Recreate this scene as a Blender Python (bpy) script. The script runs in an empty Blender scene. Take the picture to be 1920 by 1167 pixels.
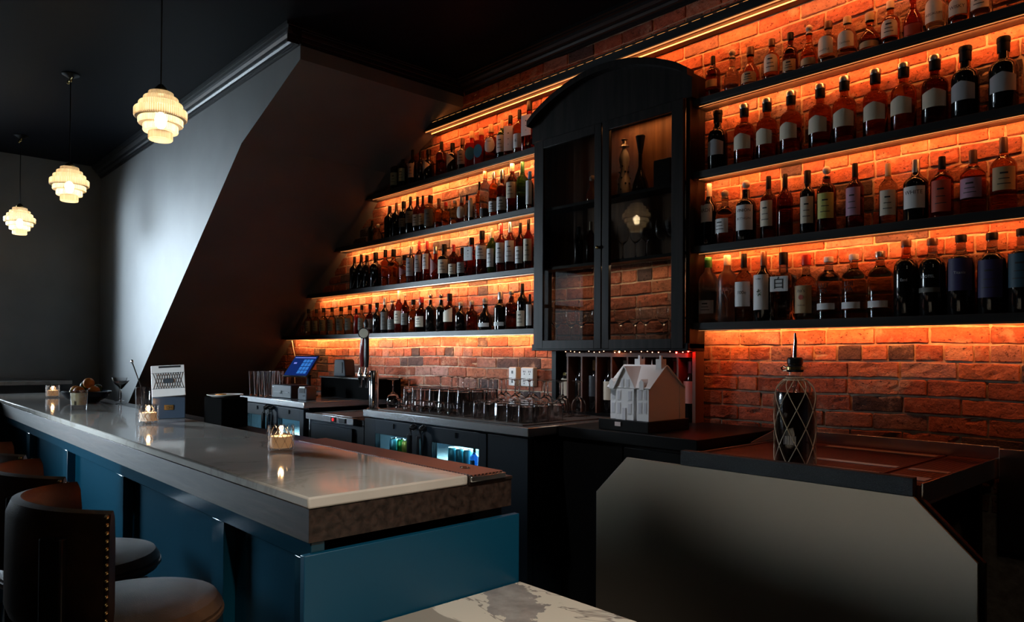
import bpy, math, random
from mathutils import Vector, Matrix
PI=math.pi; R=math.radians
sc=bpy.context.scene; COL=sc.collection
random.seed(7)
# ---------------------------------------------------------------- materials
def mat(name,base=(.5,.5,.5),rough=.5,metal=0,trans=0,emit=None,es=0,coat=0,ior=1.45,spec=.5,aniso=0):
    m=bpy.data.materials.new(name); m.use_nodes=True
    p=m.node_tree.nodes['Principled BSDF']
    p.inputs['Base Color'].default_value=(*base,1); p.inputs['Roughness'].default_value=rough
    p.inputs['Metallic'].default_value=metal; p.inputs['Transmission Weight'].default_value=trans
    p.inputs['IOR'].default_value=ior; p.inputs['Coat Weight'].default_value=coat
    p.inputs['Specular IOR Level'].default_value=spec; p.inputs['Anisotropic'].default_value=aniso
    if emit: p.inputs['Emission Color'].default_value=(*emit,1); p.inputs['Emission Strength'].default_value=es
    return m
def N(m,t,**kw):
    n=m.node_tree.nodes.new(t)
    for k,v in kw.items():
        if k in n.inputs: n.inputs[k].default_value=v
        else: setattr(n,k,v)
    return n
def L(m,a,b): m.node_tree.links.new(a,b)
def P(m): return m.node_tree.nodes['Principled BSDF']
def coords(m,scale=(1,1,1),obj=True):
    tc=N(m,'ShaderNodeTexCoord'); mp=N(m,'ShaderNodeMapping'); mp.inputs['Scale'].default_value=scale
    L(m,tc.outputs['Object' if obj else 'Generated'],mp.inputs[0]); return mp.outputs[0]
def ramp(m,fac,stops):
    r=N(m,'ShaderNodeValToRGB'); e=r.color_ramp.elements
    while len(e)<len(stops): e.new(.5)
    for i,(p,c) in enumerate(stops): e[i].position=p; e[i].color=(*c,1) if len(c)==3 else c
    L(m,fac,r.inputs[0]); return r.outputs[0]
def noisy(m,scale,c1,c2,lo=.35,hi=.65,stretch=(1,1,1),bump=0,detail=5,rv=None):
    v=coords(m,stretch); n=N(m,'ShaderNodeTexNoise',Scale=scale,Detail=detail); L(m,v,n.inputs['Vector'])
    L(m,ramp(m,n.outputs[0],[(lo,c1),(hi,c2)]),P(m).inputs['Base Color'])
    if bump:
        b=N(m,'ShaderNodeBump',Strength=bump,Distance=.01); L(m,n.outputs[0],b.inputs['Height']); L(m,b.outputs[0],P(m).inputs['Normal'])
    if rv:
        a=ramp(m,n.outputs[0],[(lo,(rv[0],)*3),(hi,(rv[1],)*3)]); L(m,a,P(m).inputs['Roughness'])
    return m
MT={}
MT['ceiling']=mat('ceiling_black_paint',(.004,.006,.011),.55,spec=.15)
MT['floor']=noisy(mat('floor_dark_boards',(.02,.015,.012),.4),3,(.012,.009,.008),(.03,.02,.015),stretch=(1,8,1))
MT['greywall']=noisy(mat('grey_satin_wall',(.2,.21,.22),.5),1.3,(.20,.205,.21),(.26,.265,.27),bump=.02)
MT['darkwall']=mat('charcoal_wall',(.025,.025,.028),.6)
MT['matte']=mat('matte_black',(.004,.004,.004),.9,spec=0)
MT['black']=mat('black_painted_wood',(.005,.005,.005),.36,spec=.25)
MT['black2']=mat('black_plastic',(.01,.011,.013),.3)
MT['shelf']=noisy(mat('black_stained_shelf',(.03,.03,.03),.45,spec=.4),6,(.014,.014,.015),(.03,.03,.031),stretch=(.3,4,4),bump=.05)
MT['crown']=mat('black_gloss_moulding',(.012,.014,.018),.36)
MT['cab']=noisy(mat('dark_stained_cabinet_wood',(.03,.025,.025),.38,spec=.2),8,(.009,.008,.008),(.02,.016,.015),stretch=(4,4,.3),bump=.02)
MT['cabwood']=noisy(mat('cabinet_back_wood',(.2,.09,.04),.5),6,(.12,.05,.02),(.25,.12,.05),stretch=(4,4,.3))
MT['rackwood']=mat('reddish_rack_wood',(.13,.05,.03),.5)
def led_mat(n,s): return mat(n,(.8,.6,.4),.5,emit=(1,.37,.10),es=s)
MT['led']=led_mat('orange_led_diffuser',1.1)
MT['chan']=mat('led_channel_metal',(.3,.25,.2),.35,1)
# marble
def marble(name,c1,vein,rough,scale=1.4,bold=False):
    m=mat(name,c1,rough,coat=.15)
    v=coords(m); n1=N(m,'ShaderNodeTexNoise',Scale=scale,Detail=6,Roughness=.6,Distortion=1.2); L(m,v,n1.inputs['Vector'])
    n2=N(m,'ShaderNodeTexNoise',Scale=scale*1.9,Detail=8,Distortion=.6); L(m,v,n2.inputs['Vector'])
    a=ramp(m,n1.outputs[0],[(.0,c1),(.478,c1),(.497,vein),(.51,vein),(.53,c1)] if not bold else [(0,c1),(.493,c1),(.498,vein),(.502,vein),(.507,c1)])
    b=ramp(m,n2.outputs[0],[(.45,(1,1,1)),(.75,(.86,.85,.84))] if not bold else [(.555,(1,1,1)),(.562,(.5,.49,.48)),(.8,(.42,.41,.4))])
    mx=N(m,'ShaderNodeMix',data_type='RGBA',blend_type='MULTIPLY'); mx.inputs[0].default_value=1
    L(m,a,mx.inputs[6]); L(m,b,mx.inputs[7]); L(m,mx.outputs[2],P(m).inputs['Base Color'])
    return m
MT['marble']=marble('polished_marble',(.5,.47,.43),(.42,.39,.35),.07)
MT['marble2']=marble('table_marble',(.72,.67,.58),(.25,.22,.2),.14,1.15,True)
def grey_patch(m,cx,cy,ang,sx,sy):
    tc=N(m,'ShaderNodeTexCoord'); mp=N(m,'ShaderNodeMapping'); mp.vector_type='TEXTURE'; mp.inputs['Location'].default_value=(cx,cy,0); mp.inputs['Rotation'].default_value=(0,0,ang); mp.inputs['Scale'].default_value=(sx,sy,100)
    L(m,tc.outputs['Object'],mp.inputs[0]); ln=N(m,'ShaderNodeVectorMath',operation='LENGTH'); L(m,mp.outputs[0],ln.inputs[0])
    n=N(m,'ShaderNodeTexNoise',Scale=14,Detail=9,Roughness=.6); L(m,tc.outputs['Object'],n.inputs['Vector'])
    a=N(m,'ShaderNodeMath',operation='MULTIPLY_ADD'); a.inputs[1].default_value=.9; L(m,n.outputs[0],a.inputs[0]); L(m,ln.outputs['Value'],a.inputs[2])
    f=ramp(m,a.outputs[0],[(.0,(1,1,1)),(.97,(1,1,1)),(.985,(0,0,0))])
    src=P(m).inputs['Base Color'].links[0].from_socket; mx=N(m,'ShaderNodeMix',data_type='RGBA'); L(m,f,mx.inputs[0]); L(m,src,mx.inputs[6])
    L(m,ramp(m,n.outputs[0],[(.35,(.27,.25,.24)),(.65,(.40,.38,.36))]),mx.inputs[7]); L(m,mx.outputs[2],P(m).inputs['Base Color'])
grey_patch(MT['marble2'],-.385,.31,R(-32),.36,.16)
def wood(name,c1,c2,rough,st=(1.2,14,14)):
    m=mat(name,c1,rough); v=coords(m,st)
    n=N(m,'ShaderNodeTexNoise',Scale=3.5,Detail=8,Distortion=.4); L(m,v,n.inputs['Vector'])
    L(m,ramp(m,n.outputs[0],[(.3,c1),(.7,c2)]),P(m).inputs['Base Color'])
    b=N(m,'ShaderNodeBump',Strength=.35,Distance=.002); L(m,n.outputs[0],b.inputs['Height']); L(m,b.outputs[0],P(m).inputs['Normal'])
    return m
MT['apron']=wood('walnut_apron',(.007,.004,.003),(.042,.026,.02),.42); P(MT['apron']).inputs['Specular IOR Level'].default_value=.5
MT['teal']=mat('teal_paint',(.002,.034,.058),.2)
MT['tealend_lit']=mat('teal_paint_end_lit',(.001,.052,.105),.4)  # same teal as the front, bluer to offset warm light on the end
def steel(name,c,rough,sx=(1,60,60),b=.08,an=.5):
    m=mat(name,c,rough,1,aniso=an); v=coords(m,sx); n=N(m,'ShaderNodeTexNoise',Scale=5,Detail=4); L(m,v,n.inputs['Vector'])
    L(m,ramp(m,n.outputs[0],[(.3,(rough-b,)*3),(.7,(rough+b,)*3)]),P(m).inputs['Roughness']); return m
MT['steel']=mat('brushed_steel',(.72,.73,.75),.24,1)
MT['panel']=mat('brushed_steel_panel',(.62,.52,.4),.5,1,aniso=.6)
MT['chrome']=mat('chrome',(.8,.8,.8),.08,1)
MT['brass']=mat('brass',(.7,.5,.2),.25,1)
MT['rubber']=noisy(mat('black_rubber',(.01,.012,.016),.6),400,(.006,.008,.011),(.04,.045,.055),.5,.75,bump=.4)
def matmat(name,c):   # perforated bar mat
    m=mat(name,c,.45); v=coords(m,(1,1,1)); w=N(m,'ShaderNodeTexVoronoi',Scale=62); w.inputs['Randomness'].default_value=0
    L(m,v,w.inputs['Vector']); f=ramp(m,w.outputs['Distance'],[(.28,(0,0,0)),(.4,(1,1,1))])
    mx=N(m,'ShaderNodeMix',data_type='RGBA'); L(m,f,mx.inputs[0]); mx.inputs[6].default_value=(.01,.004,.003,1); mx.inputs[7].default_value=(*c,1)
    L(m,mx.outputs[2],P(m).inputs['Base Color'])
    b=N(m,'ShaderNodeBump',Strength=1,Distance=.004); L(m,f,b.inputs['Height']); L(m,b.outputs[0],P(m).inputs['Normal']); return m
MT['mat']=matmat('maroon_bar_mat',(.22,.075,.05)); MT['mat2']=matmat('dark_red_mat',(.13,.03,.02)); MT['matb']=matmat('black_bar_mat',(.05,.04,.035))
MT['leather']=mat('brown_leather',(.055,.03,.02),.36,spec=.35)
def leather(m):
    v=coords(m); w=N(m,'ShaderNodeTexVoronoi',Scale=380); L(m,v,w.inputs['Vector'])
    b=N(m,'ShaderNodeBump',Strength=.3,Distance=.001); L(m,w.outputs['Distance'],b.inputs['Height']); L(m,b.outputs[0],P(m).inputs['Normal'])
    n=N(m,'ShaderNodeTexNoise',Scale=9,Detail=5); L(m,v,n.inputs['Vector'])
    L(m,ramp(m,n.outputs[0],[(.35,(.03,.014,.007)),(.7,(.085,.042,.022))]),P(m).inputs['Base Color'])
leather(MT['leather'])
MT['darkwood']=mat('dark_stool_wood',(.015,.01,.008),.35)
# glass
G={}
def glass(k,name,c,rough=.02,ior=1.38): G[k]=mat(name,c,rough,trans=1,ior=ior)
glass('clear','clear_bottle_glass',(.8,.77,.72)); glass('amber','amber_spirit_glass',(.8,.25,.045)); glass('brown','brown_spirit_glass',(.16,.03,.012))
glass('rose','rose_spirit_glass',(.5,.07,.04)); glass('straw','straw_spirit_glass',(.7,.6,.36)); glass('frost','frosted_bottle_glass',(.8,.76,.72),.35)
glass('green','green_bottle_glass',(.04,.3,.06)); glass('purple','purple_bottle_glass',(.3,.05,.14))
G['dark']=mat('black_bottle_glass',(.006,.005,.005),.07,coat=.5); G['red']=mat('red_coated_glass',(.28,.015,.012),.15,coat=.3)
MT['glass']=mat('drinking_glass',(.97,.96,.96),.01,trans=1,ior=1.45)
MT['flute']=mat('cut_glass',(.97,.95,.95),.02,trans=1,ior=1.5)
def pane_mat(name,refl,tint=(.9,.92,.92)):
    m=bpy.data.materials.new(name); m.use_nodes=True; nt=m.node_tree; nt.nodes.clear()
    o=N(m,'ShaderNodeOutputMaterial'); t=N(m,'ShaderNodeBsdfTransparent'); t.inputs[0].default_value=(*tint,1)
    g=N(m,'ShaderNodeBsdfGlossy'); g.inputs['Roughness'].default_value=.01; mx=N(m,'ShaderNodeMixShader')
    f=N(m,'ShaderNodeLayerWeight'); f.inputs['Blend'].default_value=.5; pw=N(m,'ShaderNodeMath',operation='POWER'); pw.inputs[1].default_value=5; L(m,f.outputs['Facing'],pw.inputs[0]); a=N(m,'ShaderNodeMath',operation='MULTIPLY_ADD'); a.inputs[1].default_value=.9; a.inputs[2].default_value=.04+refl
    L(m,pw.outputs[0],a.inputs[0]); L(m,a.outputs[0],mx.inputs[0]); L(m,t.outputs[0],mx.inputs[1]); L(m,g.outputs[0],mx.inputs[2]); L(m,mx.outputs[0],o.inputs[0]); return m
MT['pane']=pane_mat('door_pane',.03,(.75,.74,.72)); MT['fpane']=pane_mat('fridge_pane',.0); MT['thin']=pane_mat('thin_clear_glass',.05,(.97,.97,.97)); MT['wpane']=pane_mat('window_pane',.0)
CAPS={'black':((.004,.004,.004),.5,0),'glass':((.45,.38,.32),.15,0),'brown':((.09,.035,.015),.4,0),'cork':((.5,.36,.2),.7,0),'cream':((.6,.5,.36),.5,0),
'silver':((.6,.58,.55),.3,1),'white':((.75,.72,.68),.45,0),'green':((.03,.28,.1),.4,0),'green2':((.02,.12,.03),.4,0),'glow':((.85,.75,.6),.4,0),'red':((.5,.03,.02),.4,0),
'redc':((.35,.015,.015),.4,0),'orange':((.6,.14,.07),.4,0),'blue':((.05,.2,.5),.4,0),'ball':((.35,.3,.3),.2,1)}
CM={k:mat('cap_'+k,*v,spec=.15 if k=='black' else .5) for k,v in CAPS.items()}
LBL={'tan':(.5,.33,.17),'cream':(.66,.57,.44),'white':(.74,.74,.74),'grey':(.4,.4,.42),'greyd':(.32,.3,.28),'lime':(.5,.48,.12),'mauve':(.42,.22,.32),'red':(.5,.07,.03),
'dim':(.11,.105,.09),'dim2':(.14,.15,.11),'indigo':(.03,.025,.10),'teal':(.02,.07,.11),'sage':(.36,.42,.3),'blue':(.03,.2,.36),'rosed':(.35,.1,.1),'blk':(.03,.03,.035)}
LM={k:mat('label_paper_'+k,v,.55) for k,v in LBL.items()}
MT['ink']=mat('dark_ink',(.02,.02,.02),.5); MT['inkw']=mat('pale_ink',(.5,.5,.52),.5); MT['inkr']=mat('red_ink',(.45,.06,.03),.5); MT['inkg']=mat('olive_ink',(.05,.1,.04),.5)
MT['white']=mat('white_model_plastic',(.78,.78,.78),.55); MT['plaque']=mat('plaque_metal',(.6,.5,.48),.4)
MT['grey']=mat('grey_plastic',(.05,.06,.07),.35); MT['slate']=mat('slate_plastic',(.008,.014,.022),.4,spec=.3)
MT['rope']=mat('cream_cord',(.62,.54,.42),.7)
MT['fridge']=mat('fridge_black_vinyl',(.006,.010,.015),.45,spec=.12); MT['fridgein']=mat('fridge_liner',(.6,.7,.72),.5)
MT['orange']=mat('orange_peel',(.75,.24,.02),.45); MT['lemon']=mat('lemon_peel',(.7,.5,.05),.45); MT['lime']=mat('lime_peel',(.03,.08,.015),.4)
MT['flame']=mat('candle_flame',(1,.6,.3),.5,emit=(1,.52,.2),es=45); MT['wax']=mat('candle_wax_lit',(.8,.7,.55),.5,emit=(1,.5,.2),es=.25)  # wax emission stands in for flame light shining through it
MT['bulb']=mat('lit_bulb',(1,.9,.7),.5,emit=(1,.84,.58),es=46)
MT['maroon']=mat('maroon_lacquer',(.13,.012,.012),.15,coat=.6); MT['ivory']=mat('ivory_badge',(.55,.5,.38),.5)
MT['ledw']=mat('tiny_warm_light',(1,.7,.5),.5,emit=(1,.5,.3),es=4); MT['ledr']=mat('tiny_red_light',(1,.1,.05),.5,emit=(1,.03,.02),es=40); MT['ledo']=mat('tiny_orange_light',(1,.5,.2),.5,emit=(1,.35,.1),es=40)
# ribbed lamp glass; colour stripes stand in for light bent by the ribs
def shade_mat():
    m=bpy.data.materials.new('ribbed_lamp_glass'); m.use_nodes=True; m.node_tree.nodes.clear()
    o=N(m,'ShaderNodeOutputMaterial'); t=N(m,'ShaderNodeBsdfTransparent'); t.inputs[0].default_value=(.9,.82,.68,1)
    tr=N(m,'ShaderNodeBsdfTranslucent'); tr.inputs[0].default_value=(1,.8,.52,1); g=N(m,'ShaderNodeBsdfGlossy'); g.inputs['Roughness'].default_value=.1
    tc=N(m,'ShaderNodeTexCoord'); sx=N(m,'ShaderNodeSeparateXYZ'); L(m,tc.outputs['Object'],sx.inputs[0])
    at=N(m,'ShaderNodeMath',operation='ARCTAN2'); L(m,sx.outputs[1],at.inputs[0]); L(m,sx.outputs[0],at.inputs[1])
    ml=N(m,'ShaderNodeMath',operation='MULTIPLY'); ml.inputs[1].default_value=72; L(m,at.outputs[0],ml.inputs[0]); sn=N(m,'ShaderNodeMath',operation='SINE'); L(m,ml.outputs[0],sn.inputs[0])
    L(m,ramp(m,sn.outputs[0],[(0,(.66,.47,.28)),(.9,(1,.86,.64))]),tr.inputs[0])
    a=N(m,'ShaderNodeMixShader'); a.inputs[0].default_value=.72; b=N(m,'ShaderNodeMixShader'); b.inputs[0].default_value=.1
    L(m,t.outputs[0],a.inputs[1]); L(m,tr.outputs[0],a.inputs[2]); L(m,a.outputs[0],b.inputs[1]); L(m,g.outputs[0],b.inputs[2]); L(m,b.outputs[0],o.inputs[0]); return m
MT['shade']=shade_mat()
# ---------------------------------------------------------------- geometry helpers
class MB:
    def __init__(s): s.v=[]; s.f=[]; s.mi=[]; s.cur=0; s.m=Matrix.Identity(4)
    def add(s,vs,fs):
        k=len(s.v); s.v+=[s.m@Vector(v) for v in vs]; s.f+=[tuple(i+k for i in f) for f in fs]; s.mi+=[s.cur]*len(fs); return s
    def box(s,x0,x1,y0,y1,z0,z1):
        x0,x1=sorted((x0,x1)); y0,y1=sorted((y0,y1)); z0,z1=sorted((z0,z1))
        return s.add([(x0,y0,z0),(x1,y0,z0),(x1,y1,z0),(x0,y1,z0),(x0,y0,z1),(x1,y0,z1),(x1,y1,z1),(x0,y1,z1)],
          [(0,3,2,1),(4,5,6,7),(0,1,5,4),(1,2,6,5),(2,3,7,6),(3,0,4,7)])
    def lathe(s,pr,n=24,c=(0,0,0),sq=0,rib=0,lobes=0):
        vs=[];fs=[]; m=len(pr)
        for i,(r,z) in enumerate(pr):
            for j in range(n):
                a=2*PI*j/n; q=1
                if sq and r>.001: q=1/(abs(math.cos(a))**(2+6*sq)+abs(math.sin(a))**(2+6*sq))**(1/(2+6*sq))
                if rib: q*=1+(rib if j%2 else -rib)
                if lobes and r>.001: q*=1+.035*math.cos(lobes*a+z*60)
    
                vs.append((c[0]+r*q*math.cos(a),c[1]+r*q*math.sin(a),c[2]+z))
        for i in range(m-1):
            for j in range(n):
                k=(j+1)%n; fs.append((i*n+j,i*n+k,(i+1)*n+k,(i+1)*n+j))
        if pr[0][0]>1e-6: fs.append(tuple(range(n-1,-1,-1)))
        if pr[-1][0]>1e-6: fs.append(tuple((m-1)*n+j for j in range(n)))
        return s.add(vs,fs)
    def prism(s,poly,y0,y1,ax='y'):     # poly in the two other axes
        n=len(poly)
        def q(p,t): return {'y':(p[0],t,p[1]),'x':(t,p[0],p[1]),'z':(p[0],p[1],t)}[ax]
        vs=[q(p,y0) for p in poly]+[q(p,y1) for p in poly]
        fs=[tuple(range(n)),tuple(range(2*n-1,n-1,-1))]+[(i,i+n,(i+1)%n+n,(i+1)%n) for i in range(n)]
        return s.add(vs,fs)
    def tube(s,pts,r,n=8,cap=True):
        pts=[Vector(p) for p in pts]; vs=[];fs=[]; up=Vector((.13,.27,.95)).normalized()
        for i,p in enumerate(pts):
            t=(pts[min(i+1,len(pts)-1)]-pts[max(i-1,0)]).normalized()
            a=t.cross(up)
            if a.length<.05: a=t.cross(Vector((1,0,0)))
            a.normalize(); b=t.cross(a); rr=r[i] if isinstance(r,(list,tuple)) else r
            for j in range(n): vs.append(p+a*rr*math.cos(2*PI*j/n)+b*rr*math.sin(2*PI*j/n))
        for i in range(len(pts)-1):
            for j in range(n):
                k=(j+1)%n; fs.append((i*n+j,i*n+k,(i+1)*n+k,(i+1)*n+j))
        if cap: fs+= [tuple(range(n-1,-1,-1)),tuple((len(pts)-1)*n+j for j in range(n))]
        return s.add(vs,fs)
    def sphere(s,c,r,n=12,m=8,sz=1):
        return s.lathe([(max(r*math.sin(PI*i/m),1e-7 if 0<i<m else 0),-r*sz*math.cos(PI*i/m)) for i in range(m+1)],n,c)
    def build(s,name,mt,parent=None,smooth=False,bevel=0,sharp=35):
        me=bpy.data.meshes.new(name); me.from_pydata([tuple(v) for v in s.v],[],s.f)
        for x in (mt if isinstance(mt,(list,tuple)) else [mt]): me.materials.append(x)
        if any(s.mi): me.polygons.foreach_set('material_index',s.mi)
        if smooth:
            me.polygons.foreach_set('use_smooth',[True]*len(me.polygons)); me.set_sharp_from_angle(angle=R(sharp))
        me.update()
        import bmesh
        bm=bmesh.new(); bm.from_mesh(me); bmesh.ops.recalc_face_normals(bm,faces=bm.faces)
        bmesh.ops.remove_doubles(bm,verts=bm.verts,dist=1e-6); bm.to_mesh(me); bm.free()
        o=bpy.data.objects.new(name,me); COL.objects.link(o)
        if parent: o.parent=parent
        if bevel:
            b=o.modifiers.new('bevel','BEVEL'); b.width=bevel; b.segments=2; b.limit_method='ANGLE'; b.angle_limit=R(40)
            me.polygons.foreach_set('use_smooth',[True]*len(me.polygons)); me.set_sharp_from_angle(angle=R(80))
        return o
def B(*a): return MB().box(*a)
def tag(o,label=None,cat=None,group=None,kind=None):
    if label: o['label']=label
    if cat: o['category']=cat
    if group: o['group']=group
    if kind: o['kind']=kind
    return o
def thing(name,label,cat,loc=(0,0,0),rz=0,group=None):
    o=bpy.data.objects.new(name,None); COL.objects.link(o); o.location=loc; o.rotation_euler=(0,0,rz); o.empty_display_size=.05
    return tag(o,label,cat,group)
def copy_tree(o,parent=None):
    c=o.copy(); COL.objects.link(c)
    if parent: c.parent=parent
    for ch in list(o.children): copy_tree(ch,c)
    return c
def struct(o): o['kind']='structure'; return o
def light(name,kind,loc,energy,color,rot=(0,0,0),size=None,sy=None,spread=None,radius=None):
    d=bpy.data.lights.new(name,kind); d.energy=energy; d.color=color
    if kind=='AREA':
        d.shape='RECTANGLE'; d.size=size; d.size_y=sy or size
        if spread: d.spread=spread
    elif radius is not None: d.shadow_soft_size=radius
    o=bpy.data.objects.new(name,d); COL.objects.link(o); o.location=loc; o.rotation_euler=rot; return o
FONT=None
def text_mesh(s,size,mt,parent,loc,name='lettering',bend=None,a0=0,yaw=0,thick=.0004,up=False):
    cu=bpy.data.curves.new('t','FONT'); cu.body=s; cu.size=size; cu.align_x='CENTER'; cu.align_y='CENTER'; cu.resolution_u=3; cu.extrude=0 if bend else thick
    o=bpy.data.objects.new('t',cu); COL.objects.link(o); dg=bpy.context.evaluated_depsgraph_get(); dg.update()
    me=bpy.data.meshes.new_from_object(o.evaluated_get(dg)); bpy.data.objects.remove(o)
    for v in me.vertices:
        x,y,z=v.co
        if bend: a=a0-PI/2+x/bend; v.co=(bend*math.cos(a),bend*math.sin(a),y)
        else:
            v.co=(x*math.cos(yaw)+z*math.sin(yaw),x*math.sin(yaw)-z*math.cos(yaw),y) if not up else (x,y,z)
    me.materials.clear(); me.materials.append(mt); me.name=name
    ob=bpy.data.objects.new(name,me); COL.objects.link(ob); ob.parent=parent; ob.location=loc; return ob
# ---------------------------------------------------------------- room
W=3.45; CZ=3.56; XL=-9.2; XR=2.6; YF=-4.2
SL=.73                                   # slope of the underside of the stair
def soff(z): return -7.6+(z-1.258)/SL if z<3.0 else -5.22+(z-3.0)*(.92/.345)
struct(B(XL-.3,XR+.3,YF-.3,W+.3,-.2,0).build('floor',MT['floor']))
struct(B(XL-.3,XR+.3,YF-.3,W+.3,CZ,CZ+.2).build('ceiling',MT['ceiling']))
struct(B(XR,XR+.2,YF,W,0,CZ).build('wall_right',MT['darkwall']))
b0,b1,bz0,bz1=-5.5,-3.1,.9,3.0
m=MB(); m.box(XL-.2,b0,YF-.2,YF,0,CZ); m.box(b1,XR+.2,YF-.2,YF,0,CZ); m.box(b0,b1,YF-.2,YF,0,bz0); m.box(b0,b1,YF-.2,YF,bz1,CZ)
struct(m.build('wall_front',MT['darkwall']))
m=MB()
for x in (b0,(b0+b1)/2-.03,b1-.06): m.box(x,x+.06,YF-.12,YF+.01,bz0,bz1)
for z in (bz0,bz1-.06,2.3): m.box(b0,b1,YF-.12,YF+.01,z,z+.06)
w3=struct(m.build('window_3',MT['black'])); B(b0,b1,YF-.09,YF-.085,bz0,bz1).build('pane',MT['wpane'],w3)
# left wall with a tall street window
wy0,wy1,wz0,wz1=-1.65,1.1,.35,3.05
m=MB(); m.box(XL-.2,XL,YF,wy0,0,CZ); m.box(XL-.2,XL,wy1,W,0,CZ); m.box(XL-.2,XL,wy0,wy1,0,wz0); m.box(XL-.2,XL,wy0,wy1,wz1,CZ)
m.v=[];m.f=[];m.mi=[]
a0,a1=-4.1,-1.85
m.box(XL-.2,XL,YF,a0,0,CZ); m.box(XL-.2,XL,a1,wy0,0,CZ); m.box(XL-.2,XL,wy1,W,0,CZ); m.box(XL-.2,XL,wy0,wy1,0,wz0); m.box(XL-.2,XL,wy0,wy1,wz1,CZ); m.box(XL-.2,XL,a0,a1,0,wz0); m.box(XL-.2,XL,a0,a1,wz1,CZ)
struct(m.build('wall_left',MT['greywall']))
m=MB()
for y in (a0,(a0+a1)/2-.03,a1-.06): m.box(XL-.12,XL+.01,y,y+.06,wz0,wz1)
for z in (wz0,wz1-.06,2.3): m.box(XL-.12,XL+.01,a0,a1,z,z+.06)
w2=struct(m.build('window_2',MT['black'])); B(XL-.09,XL-.085,a0,a1,wz0,wz1).build('pane',MT['wpane'],w2)
for u0,u1,lv in ((wy0,wy1,1.0),(a0,a1,.4)): light('window_sky','AREA',(XL-.3,(u0+u1)/2,(wz0+wz1)/2),lv*PI*(u1-u0)*(wz1-wz0),(.74,.87,1),(0,-PI/2,0),wz1-wz0,u1-u0)
m=MB()
for y in (wy0,(wy0+wy1)/2-.03,wy1-.06): m.box(XL-.12,XL+.01,y,y+.06,wz0,wz1)
for z in (wz0,wz1-.06,2.3): m.box(XL-.12,XL+.01,wy0,wy1,z,z+.06)
w1=struct(m.build('window_1',MT['black']))
B(XL-.09,XL-.085,wy0,wy1,wz0,wz1).build('pane',MT['wpane'],w1)
def daylight(src,aim,e,sx,sy,spread):
    l_=light('window_daylight','AREA',src,e,(.74,.87,1),(0,0,0),sx,sy,R(spread)); l_.rotation_euler=(Vector(aim)-Vector(src)).to_track_quat('-Z','Y').to_euler(); return l_
daylight((XL-.5,-.35,2.2),(-6.9,2.11,2.1),54,1.1,1.7,50)
daylight((-4.3,YF-.3,2.0),(-4.55,1.3,1.12),15,1.6,.9,17)
daylight((XL-.8,-.9,1.9),(-4.4,.75,.85),20,1.2,1.2,15)
# stair mass that hangs over the bar end: bright face and sloping underside
poly=[(XL,0),(-9.2,.09),(-7.6,1.258),(-5.22,3.0),(-4.297,3.345),(-4.297,CZ),(XL,CZ)]
struct(MB().prism(poly,2.11,W).build('wall_stair',MT['greywall']))
# crown mouldings
prof=[(0,0),(.01,0),(.01,.012),(.018,.012),(.018,.022),(.028,.028),(.035,.042),(.035,.052),(.05,.056),(.062,.070),(.066,.086),(.08,.09),(.08,.1),(.09,.104),(.09,.126),(0,.126)]
m=MB(); m.prism([(2.11-d*1.1,CZ-.126+z) for d,z in prof],XL,-4.297+.02,'x')
m.prism([(-4.297+d*.25,CZ-.126+z) for d,z in prof],2.02,W)
struct(m.build('trim_1',MT['crown']))
m=MB(); m.prism([(W-d,CZ-.126+z) for d,z in prof],-4.27,XR,'x'); struct(m.build('trim_2',MT['crown']))
# brick wall built brick by brick
random.seed(11)
ch=.077; bl=.2255; mo=.0075
V=[];F=[];MI=[];C=[]
def brick(x0,x1,z0,z1,col):
    us=[0,.018]+[.018+.964*i/max(2,int((x1-x0)/.04)) for i in range(1,max(2,int((x1-x0)/.04)))]+[.982,1]; vv=[0,.07,.36,.64,.93,1]
    nx=len(us)-1; nz=5; k=len(V); dz=random.uniform(-.003,.003); tilt=random.uniform(-.002,.002); ex=[random.uniform(-.002,.002) for _ in range(4)]
    for j,v in enumerate(vv):
        for i,u in enumerate(us):
            edge=i in(0,nx) or j in(0,nz)
            y=W-.007+dz+tilt*(u-.5)*2+random.uniform(-.001,.001)
            if edge: y=W-.001; jx0=0
            elif random.random()<.03: y+=.006
            jx=random.uniform(-.0022,.0022)*(1 if i in(0,1,nx-1,nx) else .5); jz=random.uniform(-.0026,.0026)
            if (i in(0,nx)) and (j in (0,nz)): jx+= .003 if i==0 else -.003; jz+=.003 if j==0 else -.003
            X_=x0+u*(x1-x0)+jx+ex[0]*(1-u)+ex[1]*u; V.append((X_,y,z0+v*(z1-z0)+jz+.005*math.sin(X_*2.1+z0*3)+.003*math.sin(X_*5.3+1))); C.append(col)
    for j in range(nz):
        for i in range(nx):
            a=k+j*(nx+1)+i; F.append((a,a+1,a+nx+2,a+nx+1)); MI.append(0)
    ring=[k+i for i in range(nx+1)]+[k+j*(nx+1)+nx for j in range(1,nz+1)]+[k+nz*(nx+1)+i for i in range(nx-1,-1,-1)]+[k+j*(nx+1) for j in range(nz-1,0,-1)]
    kb=len(V)
    for r in ring: V.append((V[r][0],W+.01,V[r][2])); C.append(col)
    n=len(ring)
    for i in range(n): F.append((ring[(i+1)%n],ring[i],kb+i,kb+(i+1)%n)); MI.append(0)
row=0; z=.82
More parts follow.
